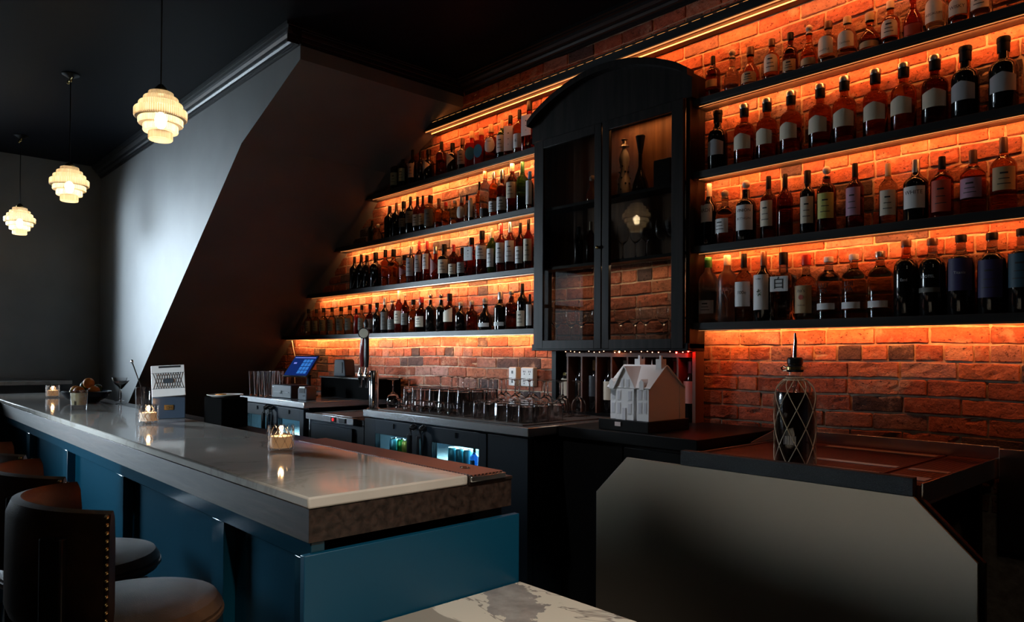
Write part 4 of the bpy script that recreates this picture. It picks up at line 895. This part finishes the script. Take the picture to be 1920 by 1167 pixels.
for x in (-2.262,-2.08):
    d=MB().prism([(x-.013-HX,.2),(x+.013-HX,.2),(x+.013-HX,.235),(x-HX,.25),(x-.013-HX,.235)],2.748-HY,2.80-HY).build('dormer',MT['white'],t)
wg=mat('model_window_recess',(.6,.6,.64),.6)
for x,z,w_,h_,yy in [(-2.262,.10,.009,.03,2.765),(-2.262,.165,.009,.026,2.765),(-2.215,.10,.008,.034,2.75),(-2.15,.10,.008,.03,2.75),(-2.215,.165,.008,.026,2.75),(-2.15,.165,.008,.026,2.75),(-2.195,.225,.006,.022,2.75),(-2.163,.225,.006,.022,2.75),(-2.09,.105,.009,.034,2.752),(-2.09,.17,.009,.028,2.752),(-2.06,.105,.006,.034,2.752),(-2.06,.17,.006,.028,2.752)]:
    f=q(x-w_-.003,x+w_+.003,yy-.0012,yy-.0002,z-.018,z+h_+.003).build('window',MT['white'],t); q(x-w_,x+w_,yy-.0018,yy-.0013,z-.015,z+h_).build('pane',wg,f)
q(-2.192,-2.172,2.7465,2.7497,.0525,.11).build('front_door',wg,t)
# ---------------------------------------------------------------- right-hand service station
t=thing('service_station','brushed steel bar station with clipped corner front panel and drip tray','bar station',(-1.39,2.5,0))
def S(*a): return B(a[0]+1.39,a[1]+1.39,a[2]-2.5,a[3]-2.5,a[4],a[5])
MB().prism([(-2.142+1.39,.06),(-2.142+1.39,.847),(-1.971+1.39,1.019),(-.822+1.39,1.019),(-.645+1.39,.846),(-.645+1.39,.06)],0,.012).build('front_panel',MT['panel'],t,bevel=.0012)
MB().prism([(-2.135+1.39,.06),(-2.135+1.39,.845),(-1.968+1.39,1.012),(-.80+1.39,1.012),(-.63+1.39,.846),(-.63+1.39,.06)],.0125,.035).build('backing_board',MT['black'],t)
S(-1.694,-.823,2.499,2.535,1.0195,1.079).build('rubber_rail',MT['rubber'],t,bevel=.002)
S(-1.70,-.805,2.536,3.40,.985,.992).build('tray_floor',MT['steel'],t)
S(-.811,-.805,2.536,3.40,.992,1.060).build('tray_side',MT['steel'],t,bevel=.001)
S(-1.70,-1.694,2.536,3.40,.992,1.060).build('tray_side',MT['steel'],t,bevel=.001)
S(-1.70,-.80,3.401,3.425,.985,1.105).build('backsplash',MT['steel'],t,bevel=.002)
MB().prism([(3.08-2.5,1.061),(3.40-2.5,1.061),(3.40-2.5,1.12)],-.012-.31,-.006-.31,'x').build('splash_side',MT['steel'],t)
S(-.798,.3,3.38,3.425,.70,1.10).build('side_splash',MT['steel'],t,bevel=.002)
for x,y in ((-2.05,2.6),(-.72,2.6),(-1.6,3.3),(-.86,3.3)): S(x-.02,x+.02,y-.02,y+.02,0,.985 if y>3 else .9 if x<-1 else .75).build('leg',MT['black'],t)
S(-1.99,-.80,2.5355,2.56,.30,.98).build('rear_board',MT['black'],t)
for i,(x0,x1,y0,y1,mt) in enumerate(((-1.69,-.99,2.54,3.39,'mat2'),(-.975,-.815,2.54,3.39,'mat2'))):
    tag(B(x0,x1,y0,y1,.9925,1.052).build('drip_mat',MT[mt],bevel=.001),('wide' if i==0 else 'narrow')+' dark red perforated mat in the steel tray behind the net bottle','bar mat')
for i,(y0,y1,x0,x1) in enumerate(((2.63,2.70,-1.22,-1.0),(2.86,2.90,-1.38,-1.0),(3.28,3.33,-1.45,-1.0),(2.63,2.70,-.96,-.83),(2.86,2.90,-.96,-.83))):
    tag(B(x0,x1,y0,y1,1.0525,1.0545).build('mat_strip',MT['plaque'],bevel=.0005),('short' if i>2 else 'long')+' pale strip across the dark red mat, %s from the front'%ORD[i%3],'strip')
# net bottle
t=thing('netted_bottle','large dark bottle in a cream rope net with steel pourer','bottle',(-1.285,2.65,1.0525))
br=.073
pr=[(0,0),(br*.95,0),(br,.006),(br,.255),(br*.97,.275),(br*.86,.298),(br*.62,.318),(.029,.328),(.026,.335),(.026,.352)]
MB().lathe(pr+[(.022,.352),(.022,.333),(br*.6,.314),(br*.83,.295),(br*.93,.273),(br*.955,.25),(br*.955,.01),(0,.008)],40).build('glass_body',MT['thin'],t,True,sharp=60)
MB().lathe([(0,.0095),(br*.94,.0105),(br*.94,.25),(br*.915,.272),(br*.90,.277),(0,.277)],36).build('dark_liquid',mat('dark_syrup',(.012,.004,.002),.05),t,True)
MB().lathe([(0,.352),(.029,.352),(.031,.358),(.031,.372),(.026,.376),(.026,.38),(.029,.384),(.029,.402),(.024,.408),(0,.408)],24).build('stopper',MT['black2'],t,True)
MB().lathe([(.031,.361),(.033,.361),(.033,.371),(.031,.371)],24).build('metal_ring',MT['brass'],t,True)
m=MB(); m.tube([(-.03,0,.366),(-.044,-.006,.374),(-.05,-.008,.366),(-.044,-.006,.357),(-.03,0,.360)],.004,6); m.build('bail',MT['chrome'],t,True)
MB().tube([(0,0,.405),(0,0,.44),(.002,0,.47),(.0,0,.50)],[.009,.008,.006,.0035],12).build('pour_spout',MT['chrome'],t,True)
m=MB(); n=7
def rad(z):
    for (a,b),(c_,d) in zip(pr[2:],pr[3:]):
        if b<=z<=d: return a+(c_-a)*(z-b)/max(d-b,1e-6)
    return br
for s in (-1,1):
    for k in range(n):
        pts=[]
        for i in range(31):
            z=.008+.318*i/30; a=2*PI*k/n+s*(i/30)*2*PI*2.35/n*1.0+.3; rr=rad(z)+.0022; pts.append((rr*math.cos(a),rr*math.sin(a),z))
        m.tube(pts,.0016,5)
for z in (.322,.330): m.tube([((rad(z)+.003)*math.cos(a*PI/12),(rad(z)+.003)*math.sin(a*PI/12),z) for a in range(25)],.0025,6)
m.build('rope_net',MT['rope'],t,True)
m=MB(); ba=R(-78)
for i in range(17):
    if i%3!=1 or i%5==0:
        a=ba+(i-8)*.038; r0=br+.0006
        vs=[(r0*math.cos(a+d),r0*math.sin(a+d),z) for d in (0,.022) for z in (.083,.115)]
        m.add(vs,[(0,2,3,1)])
m.build('barcode',MT['inkw'],t)
# ---------------------------------------------------------------- bar
BX0,BX1=-8.1,-1.836; ox,oy=-4.9,1.3
t=thing('bar_counter','long bar with white marble top, walnut apron and teal panelled front','bar counter',(ox,oy,0))
def K(x0,x1,y0,y1,z0,z1): return B(x0-ox,x1-ox,y0-oy,y1-oy,z0,z1)
MB().prism([(BX0-ox,1.502-oy),(BX0-ox,-1.6-oy),(-7.292-ox,-1.6-oy),(-7.292-ox,.936-oy),(BX1-ox,.936-oy),(BX1-ox,1.502-oy)],1.037,1.07,'z').build('marble_top',MT['marble'],t,bevel=.006)
MB().prism([(BX0+.02-ox,1.70-oy),(BX0+.02-ox,-1.58-oy),(-7.30-ox,-1.58-oy),(-7.30-ox,.942-oy),(-1.842-ox,.942-oy),(-1.842-ox,1.70-oy)],.942,1.0365,'z').build('walnut_apron',MT['apron'],t,bevel=.001)
K(BX0,BX1-.0,1.505,1.70,1.037,1.046).build('rear_ledge',MT['darkwood'],t)
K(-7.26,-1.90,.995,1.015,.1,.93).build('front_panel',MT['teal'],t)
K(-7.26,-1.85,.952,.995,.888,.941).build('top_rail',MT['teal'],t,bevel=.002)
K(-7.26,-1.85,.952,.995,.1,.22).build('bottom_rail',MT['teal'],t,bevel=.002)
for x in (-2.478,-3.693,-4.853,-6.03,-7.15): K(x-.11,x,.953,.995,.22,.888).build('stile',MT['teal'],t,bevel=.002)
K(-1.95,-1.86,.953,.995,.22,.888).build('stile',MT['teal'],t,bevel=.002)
K(-1.86,-1.836,.926,1.733,.06,.911).build('end_panel',MT['tealend_lit'],t,bevel=.002)
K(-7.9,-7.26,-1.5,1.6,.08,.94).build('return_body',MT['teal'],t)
K(-7.26,-1.87,1.55,1.68,.08,.94).build('back_board',MT['black'],t)
t=thing('drip_rail','steel drip rail with maroon perforated mat along the back of the bar','drip rail',(-2.45,1.58,1.0465))
B(-.63,.625,-.073,.08,0,.018).build('tray',MT['steel'],t,bevel=.002); B(-.62,.615,-.065,.072,.0185,.023).build('mat_insert',MT['mat'],t)
m=MB()
m.tube([(.50+.022*math.cos(a*PI/8),-.0+.012*math.sin(a*PI/8),.026) for a in range(17)],.0022,6); m.build('ring_pull',MT['chrome'],t,True)
# window ledge / side counter beyond the bar
tag(B(-9.19,-8.72,-1.6,1.75,1.12,1.16).build('wall_ledge',MT['marble'],bevel=.003),'pale ledge against the far left wall beyond the bar','ledge')
# foreground table
t=thing('marble_table','white marble table with grey veins in the foreground below the teal panel','table',(-1.3,1.25,0))
B(-.53,.62,-.55,.483,.648,.676).build('table_top',MT['marble2'],t,bevel=.003)
MB().lathe([(0,0),(.26,0),(.26,.015),(.04,.03),(.035,.60),(.12,.647),(0,.647)],28).build('pedestal',MT['black'],t,True)
# ---------------------------------------------------------------- things on the bar
ZB=1.0705
def candle(loc,label,sc_=1):
    t=thing('candle_glass',label,'candle',loc,.2,'candle glasses on the bar')
    r=.05*sc_;h=.108*sc_
    m=MB(); n=24
    prof_=[(0,0),(r*.9,0),(r,.006)]+[(r*(1+.0),h*k/10) for k in range(1,10)]+[(r,h),(r-.004,h),(r-.005,.02),(0,.016)]
    m.lathe(prof_,n)
    m.build('cut_glass_cup',MT['thin'],t,True)
    m=MB()
    for s in (-1,1):
        for k in range(9):
            m.tube([((r+.0005)*math.cos(2*PI*k/9+s*u*.11),(r+.0005)*math.sin(2*PI*k/9+s*u*.11),.01+h*.85*u/8) for u in range(9)],.0018*sc_,5)
    m.build('cut_pattern',MT['flute'],t,True)
    MB().lathe([(0,.0165),(r-.007,.0165),(r-.007,.062),(0,.060)],18).build('wax',MT['wax'],t,True)
    MB().sphere((0,0,.080),.007,10,8,1.9).build('flame',MT['flame'],t,True)
    light('candle_light','POINT',(loc[0],loc[1],loc[2]+.085),.5,(1,.58,.26),radius=.01)
candle((-2.764,1.289,ZB),'lit candle in a cut glass cup, alone on the near half of the bar')
candle((-4.293,1.23,ZB),'lit candle in a cut glass cup in front of the white patterned box')
candle((-7.2,1.30,ZB),'lit candle in a small glass at the far end of the bar',1.0)
t=thing('cocktail_glass','straight glass of pale yellow cocktail topped with crumbs','cocktail',(-5.65,1.175,ZB))
MB().lathe([(0,0),(.046,0),(.048,.004),(.054,.132),(.052,.132),(.0465,.03),(0,.028)],32).build('glass_cup',MT['thin'],t,True,sharp=50)
MB().lathe([(0,.029),(.0455,.031),(.0505,.108),(.049,.112),(0,.116)],28).build('drink',noisy(mat('pale_cocktail',(.75,.6,.3),.4),30,(.7,.52,.25),(.85,.75,.5)),t,True)
random.seed(3); m=MB()
for i in range(40): a=random.uniform(0,2*PI); r=.04*math.sqrt(random.random()); m.sphere((r*math.cos(a),r*math.sin(a),.118+random.uniform(-.004,.008)),random.uniform(.004,.008),6,4)
g_=m.build('crumb_garnish',mat('brown_crumbs',(.25,.1,.04),.7),t); g_['kind']='stuff'
B(.005,.04,-.035,0,.031,.06).build('ice_cube',MT['flute'],t,bevel=.004).location=(0,0,-.0)
# martini and coupe
t=thing('martini_glass','empty martini glass with conical bowl, beside the mixing glass','glass',(-6.02,1.53,ZB))
MB().lathe([(0,0),(.036,0),(.036,.002),(.006,.006),(.0045,.02),(.006,.06),(.0045,.10),(.006,.112),(.058,.178),(.0565,.178),(.004,.115),(0,.114)],28).build('bowl_and_stem',MT['glass'],t,True,sharp=50)
t=thing('coupe_glass','empty coupe glass behind the martini glass','glass',(-6.42,1.62,ZB))
MB().lathe([(0,0),(.036,0),(.036,.002),(.006,.006),(.0045,.02),(.007,.06),(.0045,.11),(.02,.122),(.048,.15),(.056,.188),(.0545,.188),(.046,.152),(.018,.126),(0,.124)],28).build('bowl_and_stem',MT['glass'],t,True,sharp=50)
for i,(x,y) in enumerate(((-5.95,1.66),(-5.72,1.66))):
    tumbler('shot_glass','small empty tasting glass, %s of two behind the mixing glass'%('left' if i==0 else 'right'),(x,y if i else 1.67,1.0465 if y>1.51 else ZB),.075,.022,.027,'tasting glasses on the bar')
tumbler('mixing_glass','cut glass mixing glass holding a long bar spoon',(-5.1,1.435,ZB),.165,.05,.052,'',ml='thin',flut=.02)
bpy.data.objects[[o.name for o in bpy.data.objects if o.name.startswith('mixing_glass')][0]].pop('group',None)
t=thing('bar_spoon','long twisted steel bar spoon leaning in the mixing glass','spoon',(-5.1,1.435,ZB+.016))
MB().tube([(.02,.0,.0),(-.03,-.015,.16),(-.11,-.045,.31)],[.0025,.003,.004],8).build('spoon_shaft',MT['darkwood'],t,True)
MB().sphere((-.112,-.046,.315),.009,10,8,1.6).build('spoon_end',MT['chrome'],t,True)
# patterned box
t=thing('check_box','dark blue box with raised white lattice-patterned lid','box',(-4.56,1.42,ZB),R(72))
bx=mat('blue_grey_lacquer',(.045,.065,.095),.2)
B(-.09,.09,-.03,.03,0,.128).build('box_body',bx,t,bevel=.004); B(-.025,.025,-.0325,-.0305,.052,.082).build('gold_plate',MT['brass'],t); text_mesh('ILLI',.018,MT['ink'],t,(0,-.0335,.067))
m=MB(); m.m=Matrix.Translation((-.0,.0,.129))@Matrix.Rotation(R(-3),4,'Y')@Matrix.Rotation(R(-19),4,'X')
M0=m.m.copy(); m.box(-.092,.092,-.012,.008,0,.195); ld=m.build('lid',CM['white'],t,bevel=.003)
m=MB(); m.m=M0
for i in range(-7,8):
    for s in (-1,1):
        x=i*.0135; a=(x-.0135*s,x+.0135*s)
        if max(abs(a[0]),abs(a[1]))<.092: m.tube([(a[0],-.0128,.05),(a[1],-.0128,.145)],.0011,4)
m.box(-.09,.09,-.0135,-.0122,.048,.05); m.box(-.09,.09,-.0135,-.0122,.145,.147)
m.build('lattice_pattern',MT['grey'],ld)
m=MB(); m.m=M0; m.prism([(.028*max(-1,min(1,1.25*math.cos(a*PI/8))),.095+.014*max(-1,min(1,1.25*math.sin(a*PI/8)))) for a in range(16)],-.016,-.0136); bb=m.build('oval_badge',MT['grey'],ld)
m=MB(); m.m=M0; m.box(-.05,.07,-.0128,-.0121,.178,.190); m.build('clip',MT['ink'],ld)
# fruit bowl
t=thing('fruit_bowl','wide dark bowl of citrus fruit at the far end of the bar','bowl',(-6.44,1.39,ZB))
MB().lathe([(0,0),(.09,0),(.10,.008),(.15,.035),(.178,.082),(.173,.085),(.145,.043),(.095,.014),(0,.012)],36).build('bowl_shell',mat('dark_blue_glaze',(.02,.03,.05),.2),t,True)
fr=[(-.10,-.06,.085,'orange','large orange at the left front of the fruit bowl'),(-.02,-.09,.075,'lemon','lemon low at the front of the fruit bowl'),(.07,-.07,.085,'orange','orange at the right front of the fruit bowl'),
(-.11,.04,.085,'lemon','lemon at the left back of the fruit bowl'),(-.01,-.01,.125,'lime','dark lime on top in the middle of the fruit bowl'),(.08,.0,.15,'orange','topmost orange of the fruit bowl'),(.13,.03,.09,'orange','orange at the right edge of the fruit bowl'),(.0,.09,.10,'lime','dark lime at the back of the fruit bowl')]
for x,y,z,k,lab in fr:
    tag(MB().sphere((0,0,0),.041 if k=='orange' else .034,20,14,1 if k=='orange' else 1.1).build(k+'_fruit' if k=='orange' else k,MT[k],None,True),lab,k,'citrus in the fruit bowl').location=(-6.44+x*.9,1.39+y*.9,ZB+z)
# black caddy with garnish plate
t=thing('garnish_caddy','black caddy with a pale saucer of fruit slices behind the patterned box','caddy',(-4.18,1.60,1.0465))
B(-.10,.16,-.075,.075,0,.165).build('caddy_body',MT['matte'],t,bevel=.004)
MB().lathe([(0,.1655),(.07,.1655),(.10,.178),(.098,.18),(.068,.169),(0,.169)],28,(.02,0,0)).build('saucer',CM['white'],t,True)
MB().lathe([(0,.171),(.03,.171),(.03,.18),(0,.18)],18,(-.02,-.01,0)).build('orange_slice',MT['orange'],t,True)
MB().lathe([(0,.171),(.025,.171),(.025,.178),(0,.178)],18,(.055,-.01,0)).build('lime_slice',LM['lime'],t,True)
# ---------------------------------------------------------------- pendants
def pendant():
    t=thing('pendant_lamp','','lamp',(0,0,0))
    m=MB(); tiers=[(.062,.120,.088),(.086,.092,.058),(.108,.062,.026),(.130,.028,-.022),(.110,-.02,-.056),(.086,-.054,-.094),(.060,-.092,-.138)]
    pts=[]
    for r,za,zb_ in tiers: pts+=[(r*.80,za),(r*.97,za-.001),(r,za-.007),(r,zb_+.006),(r*.97,zb_)]
    pts[-1]=(.055,-.138); pts.append((.02,-.139))
    m.lathe(pts,120,rib=.008); m.v=m.v; sh=m.build('ribbed_shade',MT['shade'],t,True,sharp=25)
    MB().lathe([(0,.162),(.012,.162),(.03,.14),(.034,.135),(.034,.122),(.028,.118),(0,.118)],24).build('brass_cap',MT['brass'],t,True)
    MB().lathe([(0,.118),(.014,.118),(.014,.06),(0,.06)],12).build('socket',MT['brass'],t,True)
    MB().sphere((0,0,-.03),.03,16,12,1.5).build('bulb',MT['bulb'],t,True)
    MB().tube([(0,0,.16),(0,0,CZ-2.735)],.004,6).build('cord',MT['black2'],t)
    cn=MB().lathe([(0,CZ-2.735-.03),(.02,CZ-2.735-.03),(.06,CZ-2.735-.006),(.06,CZ-2.735-.001),(0,CZ-2.735-.001)],24).build('canopy',MT['black'],t,True)
    m=MB(); z=CZ-2.735-.04; m.tube([(-.07,0,z),(.07,0,z)],.006,8); m.sphere((-.075,0,z),.012,10,8,1.4); m.sphere((.0,0,z-.004),.012,10,8,1.4); m.build('brass_bar',MT['brass'],cn,True)
    return t
p0=pendant()
for i,(x,lab) in enumerate(((-4.10,'nearest and largest of the three lit ribbed glass pendant lamps'),(-6.25,'middle one of the three lit ribbed glass pendant lamps'),(-8.37,'farthest and smallest lit ribbed glass pendant lamp, at far left'))):
    o=p0 if i==0 else copy_tree(p0)
    o.location=(x,1.22,2.735); o['label']=lab; o['category']='lamp'; o['group']='pendant lamps over the bar'
    light('pendant_light','POINT',(x,1.22,2.70),5,(1,.78,.5),radius=.03)
# ---------------------------------------------------------------- stools
def stool():
    t=thing('bar_stool','','bar stool')
    # seat centred on origin, facing +Y
    MB().lathe([(0,.70),(.21,.70),(.235,.715),(.24,.75),(.225,.775),(.16,.79),(0,.797)],40).build('seat',MT['leather'],t,True)
    MB().lathe([(.236,.725),(.244,.728),(.244,.738),(.236,.741)],40).build('seat_piping',MT['leather'],t,True)
    m=MB(); n=28; A=R(66); vs=[];fs=[]; sec=[(0.0,.80),(-.012,.83),(-.012,1.02),(-.004,1.075),(.012,1.095),(.032,1.09),(.044,1.06),(.046,.83),(.036,.80)]
    k=len(sec)
    for i in range(n+1):
        u=-1+2*i/n; a=-PI/2+u*A; dz=-.012*u*u
        for (dr,z) in sec:
            rr=.262+dr*1.0; e=1.0
            vs.append((rr*math.cos(a)*e,rr*math.sin(a)+.02,z+dz*(1 if z>1 else 0)+.03*0))
    for i in range(n):
        for j in range(k): fs.append((i*k+j,i*k+(j+1)%k,(i+1)*k+(j+1)%k,(i+1)*k+j))
    fs+=[tuple(range(k)),tuple(n*k+j for j in range(k-1,-1,-1))]
    m.add(vs,fs); b=m.build('backrest',MT['leather'],t,True,sharp=50)
    m=MB()
    for s in (-1,1):
        a=-PI/2+s*A*.985; m=MB()
        for i in range(15):
            z=.81+.265*i/14; rr=.262+.05; m.sphere((rr*math.cos(a),rr*math.sin(a)+.02,z),.0055,8,6)
        m.build('nailhead_row',MT['brass'],b,True)['kind']='stuff'
    for s in (-1,1):
        a=-PI/2+s*R(43); x=.318*math.cos(a); y=.318*math.sin(a)+.02
        mm=MB(); mm.m=Matrix.Translation((x,y,0))@Matrix.Rotation(a+PI/2,4,'Z'); mm.box(-.03,.03,-.010,.016,.60,1.03); mm.build('back_slat',MT['darkwood'],t,bevel=.006)
    for sx in (-1,1):
        for sy in (-1,1):
            MB().tube([(sx*.15,sy*.15,.70),(sx*.21,sy*.21,0)],[.022,.016],8).build('leg',MT['darkwood'],t,True)
    MB().tube([(.2*math.cos(a*PI/12)*.96,.2*math.sin(a*PI/12)*.96,.25) for a in range(25)],.009,8).build('foot_ring',MT['brass'],t,True)
    return t
s0=stool()
for i,(x,y,rz,lab) in enumerate(((-2.19,.585,-3,'nearest brown leather bar stool with nailhead trim at the teal bar'),(-2.81,.60,-2,'second brown leather bar stool, just behind the nearest one'),(-3.45,.60,-3,'third brown leather bar stool, mostly outside the left edge'))):
    o=s0 if i==0 else copy_tree(s0); o.location=(x,y,0); o.rotation_euler=(0,0,R(rz)); o['label']=lab; o['category']='bar stool'; o['group']='bar stools along the teal front'
# wall-mounted cable at the left end of the lowest shelf
tag(MB().tube([(-7.05,3.40,1.59),(-7.04,3.41,1.5),(-7.0,3.41,1.42),(-7.02,3.41,1.3),(-7.0,3.41,1.15)],.004,6).build('power_cable',CM['white'],None,True),'thin white cable hanging below the left end of the lowest shelf','cable')
# ---------------------------------------------------------------- light of the room behind the camera, and added downlights
t=thing('ceiling_light','warm round ceiling lamp of the room behind the viewer','lamp',(.9,-.9,CZ-.001))
MB().lathe([(0,-.05),(.2,-.05),(.22,-.03),(.22,0),(0,0)],30).build('diffuser',mat('lit_diffuser',(1,.9,.75),.5,emit=(1,.85,.65),es=2),t,True)
light('ceiling_lamp','AREA',(.9,-.9,CZ-.06),2,(1,.88,.72),(0,0,0),.4)
t=thing('ceiling_light','warm round ceiling lamp over the foreground marble table','lamp',(.25,.5,CZ-.001))
sp=light('table_downlight','SPOT',(.25,.5,CZ-.09),330,(1,.9,.76),radius=.05)
sp.rotation_euler=(Vector((-1.45,1.28,.8))-sp.location).to_track_quat('-Z','Y').to_euler(); sp.data.spot_size=R(34); sp.data.spot_blend=.6
MB().lathe([(0,-.05),(.2,-.05),(.22,-.03),(.22,0),(0,0)],30).build('diffuser',bpy.data.materials['lit_diffuser'],t,True)
t=thing('ceiling_light','small added downlight over the aisle to brighten the glassware','lamp',(-2.9,1.7,CZ-.001))
MB().lathe([(0,-.04),(.07,-.04),(.08,-.02),(.08,0),(0,0)],24).build('diffuser',bpy.data.materials['lit_diffuser'],t,True)
sp=light('aisle_added_spot','SPOT',(-2.9,1.7,CZ-.07),140,(.9,.93,1),radius=.05)  # added spot, out of view, brightens the glasses and model house
sp.rotation_euler=(Vector((-2.95,2.65,1.05))-sp.location).to_track_quat('-Z','Y').to_euler(); sp.data.spot_size=R(52); sp.data.spot_blend=.8
t=thing('ceiling_light','small added downlight above the steel service station','lamp',(-1.2,1.5,CZ-.001))
MB().lathe([(0,-.04),(.07,-.04),(.08,-.02),(.08,0),(0,0)],24).build('diffuser',bpy.data.materials['lit_diffuser'],t,True)
sp=light('station_added_spot','SPOT',(-1.2,1.5,CZ-.07),30,(1,.86,.7),radius=.03)  # added spot, out of view, lifts the rope net of the bottle
sp.rotation_euler=(Vector((-1.3,2.6,1.05))-sp.location).to_track_quat('-Z','Y').to_euler(); sp.data.spot_size=R(20); sp.data.spot_blend=.8
# ---------------------------------------------------------------- world, camera, view
w=bpy.data.worlds.new('w'); sc.world=w; w.use_nodes=True; w.node_tree.nodes['Background'].inputs[0].default_value=(.6,.75,1,1); w.node_tree.nodes['Background'].inputs[1].default_value=.0
cd=bpy.data.cameras.new('camera'); cam=bpy.data.objects.new('camera',cd); COL.objects.link(cam); sc.camera=cam
cd.sensor_fit='HORIZONTAL'; cd.sensor_width=36; cd.lens=1352/1920*36; cd.shift_y=64/1920; cd.clip_start=.05
pitch,yaw,roll=R(.65),R(42.7),R(.30)
right=Vector((math.sin(yaw),math.cos(yaw),0)); fwd=Vector((-math.cos(yaw),math.sin(yaw),0)); up=Vector((0,0,1))
def cw(d):
    c,s=math.cos(roll),math.sin(roll); x,y,z=c*d[0]-s*d[1],s*d[0]+c*d[1],d[2]
    c,s=math.cos(pitch),math.sin(pitch); y,z=c*y-s*z,s*y+c*z
    return right*x-fwd*z+up*y
a,b,c=cw((1,0,0)),cw((0,1,0)),cw((0,0,1))
cam.matrix_world=Matrix(((a.x,b.x,c.x,0),(a.y,b.y,c.y,0),(a.z,b.z,c.z,1.47),(0,0,0,1)))
sc.view_settings.view_transform='Standard'; sc.view_settings.look='None'; sc.view_settings.gamma=1; sc.view_settings.exposure=0
sc.cycles.use_denoising=True; sc.cycles.max_bounces=14; sc.cycles.transmission_bounces=12; sc.cycles.diffuse_bounces=3; sc.cycles.glossy_bounces=4; sc.cycles.transparent_max_bounces=12
sc.cycles.caustics_refractive=False; sc.cycles.caustics_reflective=False; sc.cycles.sample_clamp_indirect=3; sc.cycles.use_light_tree=True
